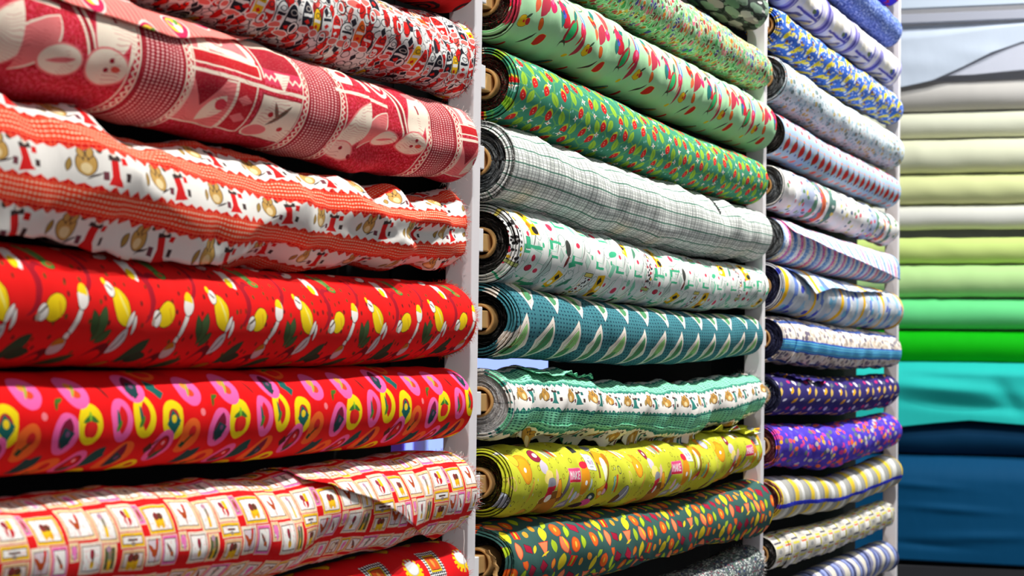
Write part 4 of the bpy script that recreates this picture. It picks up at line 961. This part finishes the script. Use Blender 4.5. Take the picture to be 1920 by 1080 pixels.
# added black sheets that keep the gaps behind the rolls dark
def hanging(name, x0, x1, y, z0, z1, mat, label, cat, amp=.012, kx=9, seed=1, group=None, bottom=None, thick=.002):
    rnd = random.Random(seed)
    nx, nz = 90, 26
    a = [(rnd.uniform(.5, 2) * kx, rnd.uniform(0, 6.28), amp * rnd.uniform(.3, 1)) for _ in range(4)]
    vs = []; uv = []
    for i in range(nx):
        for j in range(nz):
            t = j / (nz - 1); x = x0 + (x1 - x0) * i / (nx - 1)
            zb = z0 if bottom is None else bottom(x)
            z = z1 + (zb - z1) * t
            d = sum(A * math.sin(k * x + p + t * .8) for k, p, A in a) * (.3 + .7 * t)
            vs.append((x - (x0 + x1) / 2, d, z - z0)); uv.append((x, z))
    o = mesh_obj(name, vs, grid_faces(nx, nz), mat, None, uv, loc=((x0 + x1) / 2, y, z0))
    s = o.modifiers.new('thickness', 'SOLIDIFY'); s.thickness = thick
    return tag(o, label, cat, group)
hanging('gap_shade_sheet', .84, 2.385, .998, .3, 2.6, M_BLACK, 'black cloth hanging behind the red printed rolls', 'backing cloth', .0015)
hanging('gap_shade_sheet', 2.37, 2.66, .992, 1.30, 2.6, M_BLACK, 'short black cloth behind the near ends of the green rolls', 'backing cloth', .0015, seed=4)
hanging('gap_shade_sheet', 2.64, 3.02, .998, 1.357, 2.6, M_BLACK, 'shortest black cloth, behind the near half of the green rolls', 'backing cloth', .0015, seed=6)
hanging('gap_shade_sheet', 2.37, 2.66, .992, .3, 1.17, M_BLACK, 'low black cloth behind the near ends of the lowest green rolls', 'backing cloth', .0015, seed=5)
hanging('gap_shade_sheet', 2.64, 3.02, .998, .3, 1.252, M_BLACK, 'low black cloth behind the lime and dark green rolls, beside the lowest one', 'backing cloth', .0015, seed=7)
hanging('gap_shade_sheet', 2.945, 3.90, .986, .3, 2.6, M_BLACK, 'black cloth hanging behind the far half of the green printed rolls', 'backing cloth', .0015, seed=2)
hanging('gap_shade_sheet', 3.88, 5.43, .992, .3, 2.6, M_BLACK, 'black cloth hanging behind the blue and purple rolls', 'backing cloth', .0015, seed=3)

# ------------------------------------------------------------------ the printed rolls
B_ = ((22, 16, 16), (60, 44, 40), (150, 130, 120))
E_RED = end_mat('cut_edge_red', (60, 14, 14), (150, 30, 30), (240, 200, 190), ((220, 40, 40),))
E_WHITE_RED = end_mat('cut_edge_white_red', (120, 60, 60), (210, 190, 186), (250, 240, 236), ((220, 40, 50),))
E_DARK = end_mat('cut_edge_dark', (14, 13, 13), (52, 46, 44), (150, 142, 136), ((30, 44, 40),))
E_DARKRED = end_mat('cut_edge_dark_red', (18, 14, 14), (74, 40, 36), (170, 150, 130), ((190, 26, 36), (70, 90, 60)))
E_GREY = end_mat('cut_edge_grey', (40, 42, 44), (112, 116, 118), (206, 210, 210), ())
E_WHITE = end_mat('cut_edge_white', (176, 172, 170), (236, 232, 230), (252, 250, 248), ())
E_TEAL = end_mat('cut_edge_teal', (12, 12, 12), (34, 34, 34), (130, 128, 124), ())
E_LIME = end_mat('cut_edge_lime', (16, 16, 10), (60, 56, 22), (170, 160, 60), ((120, 30, 30),))
E_NAVY = end_mat('cut_edge_navy', (22, 22, 34), (44, 46, 84), (120, 124, 150), ())
E_ROSE = end_mat('cut_edge_rose', (70, 30, 44), (150, 60, 76), (210, 190, 180), ())

rolls = {}
mats = {}
def roll(key, mat, endmat, label, **kw):
    c = key[:2]
    ctrl = ROWS[key]
    x0 = kw.pop('x0', X0[c]); x1 = kw.pop('x1', X1[c])
    fr = kw.pop('fringe', None)
    group = {'C1': 'red printed fabric rolls on the near bay of the rack', 'C2': 'green printed fabric rolls on the middle bay of the rack', 'C3': 'blue and purple printed fabric rolls on the far bay of the rack'}[c]
    root, rl, base = fabric_bolt(key, x0, x1, ctrl, mat, endmat, label, sum(map(ord, key)) * 7, group=group, **kw)
    rolls[key] = (root, rl, base)
    mats[key] = mat
    if fr:
        for side, fm, n, ln in fr:
            f = fringe('frayed_threads', rl, x1 if side > 0 else x0, side, fm, root, base, n, ln, seed=n)
            f['kind'] = 'stuff'
    return root, rl, base

T_RED = plain('red_thread', (222, 40, 40), .9, .3, 400)
T_WHITE = plain('white_thread', (236, 230, 226), .9, .2, 400)
T_BLACK = plain('dark_thread', (50, 46, 46), .9, .5, 400)
T_GREEN = plain('green_thread', (60, 130, 104), .9, .3, 400)
T_YEL = plain('yellow_thread', (236, 190, 60), .9, .4, 400)

# near bay: reds
m_retro, m_xmas, m_line, m_lemon, m_tom, m_stamp, m_fruit = retro_bottles(), christmas_red(), flowered_lining(), lemon_red(), tomato_red(), stamps_red(), fruit_red()
m_mice = mice_bands('print_orange_mice_bands', (254, 60, 26), (226, 22, 18), (255, 116, 76), (226, 30, 30), (206, 160, 84), 100, 43, 13, (255, 206, 176))
roll('C1-0', loops_red(), E_RED, 'red roll with black loops, topmost of the near red bay, cut by the photo top')
roll('C1-1', m_retro, E_WHITE_RED, 'white, black and red roll printed with crowded bottles and jars', amp=.0014, creases=5, fringe=[(1, T_RED, 120, .0035), (1, T_BLACK, 60, .004)])
roll('C1-2', m_xmas, E_WHITE_RED, 'crimson and cream roll with pin-dotted bands and picture panels', amp=.0012,
     bulges=[(2.02, -.75, .10, .38, -.012), (1.97, -1.15, .05, .3, .009), (2.12, -.9, .05, .45, .006), (2.08, .1, .12, .3, -.004)], fringe=[(1, T_WHITE, 120, .004)])
roll('C1-3', m_mice, E_WHITE_RED, 'loosely draped roll with orange checked ribbons, mice and red bottles', amp=.0022, vshear=.0150,
     folds=[(.52, 2, 1.0, .0048), (.31, -3, 2.2, .0022)], bulges=[(1.433, 1.25, .035, .45, .012), (1.53, 1.1, .05, .5, -.010), (2.067, 1.15, .024, .5, .011), (1.965, 1.15, .03, .5, .008), (2.015, 1.1, .022, .5, -.009), (2.125, 1.1, .03, .5, -.007), (1.55, -.75, .25, .3, -.006), (2.05, .25, .14, .16, .007), (2.1, -.15, .16, .16, -.006)],
     fringe=[(1, T_RED, 120, .0035), (1, T_WHITE, 80, .004)])
roll('C1-4', m_lemon, E_RED, 'bright red roll printed with yellow lemons and white spoons', amp=.0005, fringe=[(1, T_RED, 150, .004), (1, T_YEL, 40, .0035)])
roll('C1-5', m_tom, E_RED, 'bright red roll printed with yellow, pink and orange tomato ovals', amp=.0005)
roll('C1-6', m_stamp, E_WHITE_RED, 'red roll printed with framed pictures of roosters and carts', amp=.0012, vshear=.006, x1=2.272,
     bulges=[(1.78, -.35, .05, .5, .007), (1.90, -.5, .06, .5, -.009), (1.62, -.2, .08, .3, .004)], fringe=[(1, T_WHITE, 230, .006), (1, T_RED, 90, .007)])
roll('C1-7', m_fruit, E_RED, 'red roll with yellow fruit and checkered frames, lowest of the near bay', amp=.0006, fringe=[(1, T_RED, 80, .004)])

def flap(key, x0, x1, edge, th1, mat, lift=.003, off=.002, nx=90, nt=44, wave=0, label=None, name='loose_flap', fade=None, width=.12):
    """outer layer of cloth lying over the roll with a free edge at angle edge(x)"""
    root, rl, base = rolls[key]
    xs = np.linspace(x0, x1, nx)
    e = np.array([edge(x) for x in xs])
    t = np.linspace(0, 1, nt)
    X = np.repeat(xs[:, None], nt, 1)
    TH = e[:, None] + (th1 - e[:, None]) * t[None, :]
    OFF = off + lift * np.exp(-t / width)[None, :] * (1 + wave * np.sin(X * 55) + wave * .7 * np.sin(X * 131 + 1))
    if fade:          # the layer sinks back into the roll towards its far end
        f = np.clip((fade[1] - X) / (fade[1] - fade[0]), 0, 1)
        OFF = (OFF + .0015) * f * f * (3 - 2 * f) - .0015
    o = build_sheet(name, rl, X, TH, OFF, mat, root, base, thick=.0009)
    if label: o['label'] = label
    return o
R_ = math.radians
lerp = lambda xs, ys: (lambda x: R_(float(np.interp(x, xs, ys))))
flap('C1-2', .85, 1.75, lerp([.85, 1.40, 1.53, 1.66, 1.75], [30, 25, 21, 45, 76]), R_(120), m_line, .002, label='pink lining flap with oval flower badges')
flap('C1-3', .85, 1.86, lerp([.85, 1.30, 1.50, 1.66, 1.76, 1.86], [-48, -50, -62, -52, -40, -24]), R_(100), m_mice, .017, off=.003, wave=.10, width=.20, fade=(1.55, 1.86), nt=60)
flap('C1-6', 1.83, 2.262, lerp([1.83, 1.96, 2.18, 2.262], [52, 15, -66, -88]), R_(120), m_stamp, .0035, wave=.15)

# middle bay: greens
m_mint, m_straw, m_plaid, m_kit, m_teal, m_lime, m_food = mint_squiggles(), strawberry(), green_plaid(), kitchen_white(), teal_leaves(), sewing_lime(), food_green()
m_gmice = mice_bands('print_green_mice_bands', (150, 232, 190), (22, 104, 100), (120, 214, 166), (50, 130, 120), (196, 146, 66), 85, 62, 8, (20, 96, 80), 1.0)
m_oval = simple_ovals('print_grey_green_leaf_ovals', (70, 76, 74), 17, 7.8, [(214, 208, 204), (110, 150, 118), (214, 210, 204), (150, 176, 152), (180, 170, 168)], (.17, 1.1, 0), 2.5, edge=(.06, (36, 44, 42)), pal2=[(120, 150, 124), (230, 226, 220)], size2=14, rad2=2.4)
m_mos = simple_ovals('print_green_sweets', (150, 206, 150), 11, 4.2, [(236, 130, 40), (206, 60, 70), (110, 70, 60), (250, 120, 150), (80, 170, 96), (240, 200, 90), (90, 80, 170)], (.75, .8, 0), 1.6,
                      pal2=[(230, 60, 70), (236, 190, 120), (60, 150, 80), (250, 240, 220), (190, 110, 40)], size2=8, rad2=1.7, lines=(13, .42, .05, (206, 238, 206)))
m_tweed = simple_ovals('print_grey_tweed', (96, 104, 106), 6, 1.9, [(150, 158, 154), (60, 70, 110), (190, 196, 190), (90, 120, 100), (120, 70, 80)], (.4, .9, 0), 1.5, pal2=[(40, 46, 60), (210, 214, 206)], size2=4, rad2=1.2)
roll('C2-1', m_oval, E_GREY, 'grey roll with dark green leaf ovals, topmost of the green bay', amp=.0012, folds=[(.07, 1, 0, .0009)], creases=8)
roll('C2-2', m_mos, E_DARK, 'pale green roll crowded with tiny orange and pink sweets', amp=.0012, folds=[(.083, 1, 1, .0008)], creases=12, x1=3.79)
roll('C2-3', m_mint, E_DARKRED, 'mint green roll with scattered red and pink butterfly motifs', amp=.0011, creases=14, x1=3.785, tele=.010, recess=.004)
roll('C2-4', m_straw, E_DARKRED, 'deep green roll printed with strawberries and small white blossoms', amp=.0005, x1=3.745, recess=.006, tele=.006)
roll('C2-5', m_plaid, E_GREY, 'grey-white plaid roll with thin green stripes and a torn slit', amp=.0015, x1=3.775, x0=2.372,
     bulges=[(3.40, .55, .05, .5, -.006), (3.47, .2, .05, .8, .004), (3.1, -.7, .2, .3, .004), (2.9, -.3, .15, .3, -.003)], tele=.008, fringe=[(-1, T_BLACK, 130, .005), (-1, T_WHITE, 70, .005)])
roll('C2-6', m_kit, E_DARK, 'white roll printed with yellow jugs and green kitchen tools', amp=.0009, creases=4, x1=3.78, recess=.004, tele=.009)
roll('C2-7', m_teal, E_TEAL, 'teal roll printed with white pointed leaf shapes', amp=.0006, x1=3.75, recess=.012, tele=.004, bulges=[(3.6, .3, .05, .8, .003)])
roll('C2-8', m_gmice, E_WHITE, 'white roll with green checked ribbons, mice and bottles, pale coiled end', amp=.0022, vshear=-.002, x1=3.765, folds=[(.13, -2, 0.4, .0022)], cap_layers=14,
     bulges=[(2.60, -.9, .05, .35, .010), (2.50, -1.2, .03, .3, -.010), (2.7, -.1, .03, .5, .003), (3.12, -1.0, .08, .3, .007)], fringe=[(1, T_WHITE, 150, .007), (1, T_GREEN, 70, .006)])
roll('C2-9', m_lime, E_LIME, 'lime green roll printed with sewing baskets, buttons and scissors', amp=.0016, x1=3.745, creases=9,
     bulges=[(3.27, -.6, .05, .5, -.008), (3.18, -.3, .06, .6, .004), (3.36, -.2, .06, .5, .004)], recess=.006)
roll('C2-10', m_food, E_DARK, 'dark green roll scattered with orange, yellow and crimson food shapes', amp=.0010, x1=3.785, recess=.03, bulges=[(2.72, .2, .1, .5, .003)], fringe=[(-1, T_GREEN, 60, .005)])
roll('C2-11', m_tweed, E_GREY, 'grey tweed roll at the bottom of the green bay', amp=.0010, fringe=[(1, T_WHITE, 140, .006)])
flap('C2-5', 2.374, 3.385, lerp([2.374, 2.9, 3.2, 3.35, 3.385], [-118, -118, -116, -106, -96]), R_(112), m_plaid, .001, off=.0022, wave=.3)
def strip(key, x0, x1, t0, t1, mat, name, jag=.012, seed=1):
    root, rl, base = rolls[key]
    rnd = np.random.RandomState(seed)
    t = np.linspace(t0, t1, 26)
    ja = rnd.uniform(-1, 1, 26) * jag; jb = rnd.uniform(-1, 1, 26) * jag
    X = np.stack([x0 + ja, np.full(26, (x0 + x1) / 2), x1 + jb], 0); TH = np.repeat(t[None], 3, 0)
    return build_sheet(name, rl, X, TH, np.full_like(X, .0012), mat, root, base, thick=.0006)
sl = strip('C2-5', 3.386, 3.412, R_(24), R_(74), plain('frayed_dark_edge', (30, 36, 34), .9, .8, 300), 'frayed_slit', .005)
sl['label'] = 'dark frayed slit'
flap('C2-10', 2.394, 3.77, lerp([2.394, 2.60, 2.75, 2.85, 3.1, 3.4, 3.77], [-60, -50, -38, -22, -44, -36, -66]), R_(112), m_food, .004, off=.0015, wave=.5)
flap('C2-9', 3.42, 3.745, lerp([3.42, 3.55, 3.65, 3.70, 3.745], [62, 55, 42, 34, 50]), R_(120), m_lime, .012, off=.001, wave=.35)
flap('C2-7', 2.404, 2.47, lerp([2.404, 2.47], [-170, -170]), R_(170), m_teal, .0, off=.0016)
flap('C2-8', 2.50, 2.80, lerp([2.50, 2.60, 2.80], [50, 48, 70]), R_(115), m_gmice, .006, wave=.4)
flap('C2-8', 2.47, 3.30, lerp([2.47, 2.6, 2.72, 2.85, 3.0, 3.12, 3.3], [-66, -95, -100, -92, -78, -86, -60]), R_(-38), m_gmice, .012, off=.0012, wave=.35)

# far bay: blues and purples
m_len = stripes('print_white_orange_wreaths', [(0, (190, 200, 226)), (.10, (110, 160, 130)), (.14, (240, 240, 240)), (.19, (120, 140, 160)), (.22, (226, 110, 70)), (.26, (246, 240, 236)), (.32, (100, 140, 130)), (.38, (250, 246, 240)), (.85, (246, 244, 246)), (.94, (206, 216, 236))], 670, .10, noisy=.15, warp=5,
                extra=[(14, 3.4, [(236, 90, 110), (250, 230, 120), (100, 120, 150), (120, 160, 120), (250, 250, 250), (246, 246, 240)], (.4, .8, 0))]).done()
m_pink = stripes('print_pink_blue_stripes', [(0, (250, 246, 250)), (.16, (240, 120, 190)), (.34, (250, 214, 190)), (.46, (246, 240, 246)), (.58, (120, 160, 220)), (.80, (170, 200, 236)), (.9, (250, 246, 250))], 98, .2, noisy=.0, warp=1,
                 extra=[(6, 1.2, [(90, 130, 200), (250, 250, 250)], (.6, .9, 0))]).done()
m_yb = stripes('print_blue_yellow_patches', [(0, (196, 204, 216)), (.2, (150, 196, 226)), (.34, (214, 214, 220)), (.52, (246, 190, 20)), (.62, (196, 206, 220)), (.8, (110, 140, 216)), (.92, (214, 220, 226))], 235, .43, noisy=.2, warp=5,
               extra=[(20, 6, [(70, 80, 200), (200, 210, 220), (120, 190, 226), (250, 250, 250), (214, 214, 220)], (.42, .8, 0))])
yb_b = m_yb.f('FRACT', m_yb.f('MULTIPLY_ADD', m_yb.sep(m_yb.uv)[0], 1 / 235.0, .43))
m_yb.paint(m_yb.f('COMPARE', yb_b, .57, .05), (246, 190, 20))
m_yb = m_yb.done()
m_gs = stripes('print_grey_yellow_stripes', [(0, (236, 234, 230)), (.24, (170, 168, 160)), (.52, (150, 150, 150)), (.62, (240, 204, 40)), (.84, (200, 196, 180))], 137, .2, noisy=.6, blue=(84, .17, .10, (44, 56, 214)), warp=1.5).done()
m_bw = stripes('print_navy_cream_stripes', [(0, (228, 220, 204)), (.36, (96, 106, 160)), (.52, (150, 162, 214)), (.7, (60, 66, 110)), (.84, (150, 150, 180))], 102, .1, noisy=.3, warp=5).done()
m_ws = simple_ovals('print_white_grey_sprigs', (226, 236, 242), 11, 3.6, [(190, 204, 216), (130, 150, 150), (214, 190, 120), (246, 250, 250), (170, 200, 214)], (.4, .8, 0), 1.6, pal2=[(90, 110, 110), (120, 190, 200), (230, 150, 120), (250, 250, 250)], size2=7, rad2=1.2)
roll('C3-0', violet_red(), E_NAVY, 'violet roll with red blots, topmost of the far bay')
roll('C3-1', blue_denim(), E_NAVY, 'mid blue speckled roll below the violet one', amp=.0008)
roll('C3-2', lilac_pots(), E_NAVY, 'white roll with lilac bands and potted plants', amp=.0012, folds=[(.115, 1, 1, .0012)])
roll('C3-3', yellow_blue(), E_DARK, 'blue roll crowded with yellow bird shapes', amp=.0010, creases=6, x1=5.25, recess=.004)
roll('C3-4', m_ws, E_GREY, 'white roll with faint grey and ochre sprigs', amp=.0010)
roll('C3-5', hearts_blue(), E_DARK, 'pale blue roll with a row of red tulips', amp=.0006, x1=5.2)
roll('C3-6', m_len, E_GREY, 'white roll with orange and green bands, dark blue-grey end', amp=.0012, folds=[(.10, 1, 2, .0012)], creases=5, x1=5.21)
roll('C3-7', m_pink, E_GREY, 'roll striped in pink, white and pale blue with a sharp crease', amp=.0006, x1=5.215)
roll('C3-8', m_yb, E_NAVY, 'blue and white roll with yellow patches and a folded corner', amp=.0010, x1=5.23)
roll('C3-9', border_beige(), E_NAVY, 'beige roll with a bright cyan border stripe', amp=.0010, x1=5.235)
roll('C3-10', navy_buds(), E_NAVY, 'navy purple roll with small yellow and white buds', amp=.0009, x1=5.21)
roll('C3-11', purple_meadow(), E_ROSE, 'purple roll covered with coral and orange flowers', amp=.0014, x1=5.235, creases=4, tele=.01, bulges=[(4.30, -.9, .05, .5, -.006)])
roll('C3-12', m_gs, E_ROSE, 'grey roll with yellow and white stripes crossed by blue lines', amp=.0010, x1=5.245, creases=3, tele=.01)
roll('C3-13', woven_basket(), E_DARK, 'thin cream and yellow basket-patterned roll', amp=.0008, x1=5.205, fringe=[(1, T_WHITE, 100, .005)])
roll('C3-14', m_bw, E_NAVY, 'navy and cream striped roll, lowest of the far bay', amp=.0012, folds=[(.062, 1, 0, .0013)], x1=5.22)
flap('C3-7', 3.95, 5.21, lerp([3.95, 4.2, 4.6, 5.0, 5.21], [14, 6, -6, -22, -34]), R_(118), m_pink, .012, off=.001)
flap('C3-8', 3.97, 5.0, lerp([3.97, 4.12, 4.3, 4.6, 5.0], [40, -4, 20, 28, 44]), R_(120), m_yb, .008, off=.001, wave=.1)
flap('C3-10', 3.94, 4.32, lerp([3.94, 4.1, 4.32], [64, 40, 34]), R_(118), mats['C3-10'], .007, off=.001, wave=.4)
flap('C3-9', 3.99, 5.22, lerp([3.99, 5.22], [-60, -46]), R_(110), mats['C3-9'], .003, off=.0015)
flap('C3-13', 4.0, 5.19, lerp([4.0, 4.3, 4.7, 5.19], [-62, -66, -50, -44]), R_(112), mats['C3-13'], .004, off=.001, wave=.2)

def sleeves(key, n, mat, seed):
    """outer turns of cloth that slid out past the cut end of the roll"""
    root, rl, base = rolls[key]
    rs = np.random.RandomState(seed)
    for i in range(n):
        nt = 120
        th = np.linspace(-math.pi, math.pi, nt)
        ext = rs.uniform(.002, .006) + i * .0022
        edge = ext + .0016 * np.sin(th * rs.randint(2, 5) + rs.uniform(0, 6)) + rs.uniform(-.0006, .0006, nt)
        edge[-1] = edge[0]
        xs = np.stack([rl.x0 - edge, rl.x0 - edge * .4, np.full(nt, rl.x0 + .004)], 0)
        TH = np.repeat(th[None], 3, 0)
        drop = -.0015 - i * .0034
        OFF = np.stack([np.full(nt, drop - .0012), np.full(nt, drop), np.full(nt, drop)], 0) + rs.uniform(-.0004, .0004, 3)[:, None]
        build_sheet('outer_turn', rl, xs, TH, OFF, mat, root, base, thick=.0007)
for i, (k, n) in enumerate([('C2-1', 2), ('C2-2', 2), ('C2-3', 3), ('C2-4', 3), ('C2-5', 2), ('C2-6', 3), ('C2-7', 3), ('C2-8', 2), ('C2-9', 3), ('C2-10', 2), ('C3-3', 3), ('C3-6', 1), ('C3-8', 2), ('C3-11', 2), ('C3-12', 2), ('C3-4', 1), ('C3-9', 1)]):
    sleeves(k, n, mats[k], 70 + i)

# stray threads hanging from the picture-stamp roll
def thread(pts, mat, name, label):
    p0 = Vector(pts[0]); vs = []; fs = []
    P = [Vector(p) for p in pts]
    for i, p in enumerate(P):
        for k in range(4):
            a = k * 1.5708
            vs.append(p - p0 + Vector((math.cos(a) * .0004, math.sin(a) * .0004, 0)))
    fs = grid_faces(len(P), 4, True)
    o = mesh_obj(name, vs, fs, mat, None, loc=p0)
    return tag(o, label, 'thread')
thread([(2.215, .8365, 1.166), (2.213, .835, 1.155), (2.209, .834, 1.145), (2.211, .834, 1.132), (2.216, .8335, 1.120)], T_WHITE, 'loose_thread', 'pale loose thread hanging from the picture-stamp roll over the lowest red roll')
# frayed hemp cord hanging in the open core of the dark green food roll
cord_pts = [(2.36 + .012 * math.sin(i * .35), .862 - .010 * math.sin(i * .16) + .0016 * math.sin(i * 2.1), 1.132 - .0042 * i) for i in range(22)]
vs = []
for i, p in enumerate(cord_pts):
    for k in range(8):
        a = k * .7854 + i * .7
        r = .0028 * (1 + .25 * math.sin(3 * k + i))
        vs.append((p[0] - cord_pts[0][0] + r * math.cos(a) , p[1] - cord_pts[0][1] + r * math.sin(a), p[2] - cord_pts[0][2]))
cord = mesh_obj('frayed_cord', vs, grid_faces(len(cord_pts), 8, True), plain('hemp', (176, 136, 84), .9, .4, 300, bump=.5), None, loc=cord_pts[0])
tag(cord, 'frayed brown hemp cord hanging by the wooden peg of the lowest green rolls', 'cord')

# ------------------------------------------------------------------ shelf of plain fabrics at the far end
XB = 6.60
def plain_cloth(name, c, rough=.75, wr=.35):
    m = Mat(name, c, rough)
    n = m.noise(m.uv0, .012, 3)
    m.c = m.ramp(n, [(0, tuple(int(v * .97) for v in c)), (1, c)], False)
    return m.done(weave=.08, wrinkle=wr, wsize=70)

def plain_roll(z0, z1, c, label, seed, yl=1.95, yr=-.55):
    """a roll of plain cloth lying across the view"""
    r = (z1 - z0) / 2 - .0012; zc = (z0 + z1) / 2
    base = (XB, (yl + yr) / 2, z0)
    root = tag(empty('plain_fabric_roll', base), label, 'fabric roll', 'plain coloured fabric rolls on the far shelf')
    rl = Roll(0, yl - yr, [(0, zc, r), (yl - yr, zc, r)], seed, .0005, creases=5)
    xs = np.linspace(0, yl - yr, 150); th = np.linspace(-math.pi, math.pi, 72)
    X, TH = np.meshgrid(xs, th, indexing='ij')
    P = rl.pos(X, TH); P[:, -1] = P[:, 0]
    Q = np.stack([P[..., 1], (yl - yr) / 2 - P[..., 0], P[..., 2] - z0], -1)
    mt = plain_cloth('cloth_' + label.split(' ')[0], c)
    f = mesh_obj('wound_fabric', Q.reshape(-1, 3), grid_faces(150, 72), mt, root, np.stack([X, TH * r], -1).reshape(-1, 2))
    for s, xe in ((-1, 0.0), (1, yl - yr)):
        nr, nt = 14, 60
        t = np.linspace(.012 / r, 1, nr)[:, None] + np.zeros((1, nt)); a = np.linspace(0, 6.28319, nt, endpoint=False)[None] + np.zeros((nr, 1))
        RR = rl.R(np.full_like(a, xe), a) * t
        P2 = np.stack([-RR * np.cos(a), (yl - yr) / 2 - xe + 0 * a - s * .0015 * np.sin(t * 40), zc - z0 + RR * np.sin(a)], -1)
        mesh_obj('rolled_end', P2.reshape(-1, 3), grid_faces(nr, nt, True), mt, root)
    return root

shelf = tag(empty('fabric_shelf', (XB, .7, 0)), 'white shelf frame holding the stack of plain coloured fabrics', 'shelf')
SB = (XB, .7, 0)
box('side_panel', (XB - .06, XB + .12, 1.96, 1.99, 0, 2.62), M_WHITE, shelf, .002, SB)
box('side_panel', (XB - .06, XB + .12, -.60, -.57, 0, 2.62), M_WHITE, shelf, .002, SB)
box('back_panel', (XB + .12, XB + .14, -.60, 1.99, 0, 2.62), M_WHITE, shelf, .001, SB)
box('header_board', (XB - .075, XB - .05, -.60, 1.99, 2.448, 2.62), plain('pale_blue_board', (206, 218, 232), .5, .03, 4), shelf, .002, SB)
box('cornice_strip', (XB - .065, XB - .045, -.60, 1.99, 2.405, 2.432), plain('grey_strip', (176, 178, 190), .5, .04, 4), shelf, .002, SB)
box('plinth', (XB - .07, XB + .11, -.57, 1.96, 0, .757), M_PLINTH, shelf, .003, SB)

for i, (z0, z1, c, lb) in enumerate([
        (2.137, 2.232, (200, 195, 188), 'off-white plain roll under the hanging white sheet'),
        (2.054, 2.135, (226, 226, 200), 'ivory plain roll directly below the off-white one'),
        (1.946, 2.052, (232, 232, 200), 'cream plain roll between the ivory and pale yellow rolls'),
        (1.852, 1.944, (228, 232, 168), 'pale yellow plain roll above the pure white one'),
        (1.775, 1.850, (236, 234, 222), 'white plain roll between two pale yellow-green rolls'),
        (1.670, 1.752, (216, 238, 140), 'yellow-green plain roll below the white one'),
        (1.567, 1.668, (196, 236, 158), 'pale green plain roll above the mint one'),
        (1.470, 1.565, (118, 236, 150), 'mint green plain roll above the vivid green one'),
        (1.366, 1.468, (10, 190, 12), 'vivid green plain roll above the turquoise cloth'),
        (1.268, 1.364, (60, 214, 200), 'turquoise plain roll under its own hanging cloth'),
        (1.088, 1.196, (0, 54, 88), 'dark blue plain roll under the turquoise cloth'),
        (.975, 1.080, (0, 76, 118), 'petrol blue plain roll behind its own hanging cloth')]):
    plain_roll(z0, z1, c, lb, 40 + i)

def drape(name, z1, bottom, c, label, cat, xoff, seed, amp=.008, top_curve=.04, waves=()):
    """cloth pulled down from its roll across the shelf front; bottom(y) is its lower hem"""
    rnd = random.Random(seed)
    ny, nz = 170, 50
    yl, yr = 1.94, -.55
    a = [(rnd.uniform(2, 9), rnd.uniform(-14, 14), rnd.uniform(0, 6.28), amp * rnd.uniform(.2, 1)) for _ in range(7)]
    vs = []; uv = []
    for i in range(ny):
        y = yl + (yr - yl) * i / (ny - 1)
        zb = bottom(y)
        for j in range(nz):
            t = j / (nz - 1); z = z1 + (zb - z1) * t
            d = sum(A * math.sin(k * y + kz * z + p) for k, kz, p, A in a) * min(1, t * 3)
            for (y0, z0_, wy, wz, sk, A) in waves:
                d += A * math.exp(-((y - y0 - sk * (z - z0_)) / wy) ** 2 - ((z - z0_) / wz) ** 2)
            x = -top_curve * math.sin(min(1, t * 4) * 1.5708) + top_curve
            vs.append((x - d - xoff, y - .7, z - z1)); uv.append((y, z))
    o = mesh_obj(name, vs, grid_faces(ny, nz), plain_cloth('cloth_' + name, c, .7, .5), None, uv, loc=(XB, .7, z1))
    s = o.modifiers.new('thickness', 'SOLIDIFY'); s.thickness = .0015
    return tag(o, label, cat)
def ip(xs, ys): return lambda y: float(np.interp(y, xs, ys))
drape('draped_sheet', 2.40, ip([-.55, .60, .70, .79, .885, .97, 1.06, 1.94], [2.36, 2.35, 2.335, 2.305, 2.260, 2.225, 2.208, 2.195]), (204, 214, 228), 'bluish white sheet hanging with a slanting hem above the pale rolls', 'cloth', .061, 5, .0015,
      waves=[(.8, 2.3, .10, .03, 2, .005), (1.0, 2.28, .12, .03, 1, .004)])
drape('inner_sheet', 2.39, ip([-.55, .60, .70, .85, 1.94], [2.24, 2.245, 2.25, 2.24, 2.24]), (206, 208, 220), 'lilac white cloth behind the slanting hem of the top sheet', 'cloth', .054, 6, .0008)
drape('turquoise_drape', 1.374, ip([-.55, .69, .85, .95, 1.06, 1.94], [1.19, 1.186, 1.196, 1.186, 1.172, 1.15]), (44, 206, 196), 'turquoise cloth hanging below the vivid green roll', 'cloth', .070, 7, .006, .05,
      waves=[(.92, 1.29, .16, .025, 3.2, .016), (.86, 1.24, .14, .02, 4.0, -.012), (.74, 1.27, .03, .05, .6, -.014), (1.0, 1.33, .12, .02, 2.5, -.008)])
drape('petrol_drape', 1.088, ip([-.55, .69, 1.06, 1.94], [.766, .768, .772, .78]), (0, 76, 118), 'petrol blue cloth hanging down to the dark plinth', 'cloth', .072, 8, .005, .05,
      waves=[(1.0, 1.0, .10, .012, 4, .006), (.9, .93, .12, .012, 5, .006), (.8, .85, .14, .015, -4, .006), (.98, .82, .10, .012, 4, -.006)])
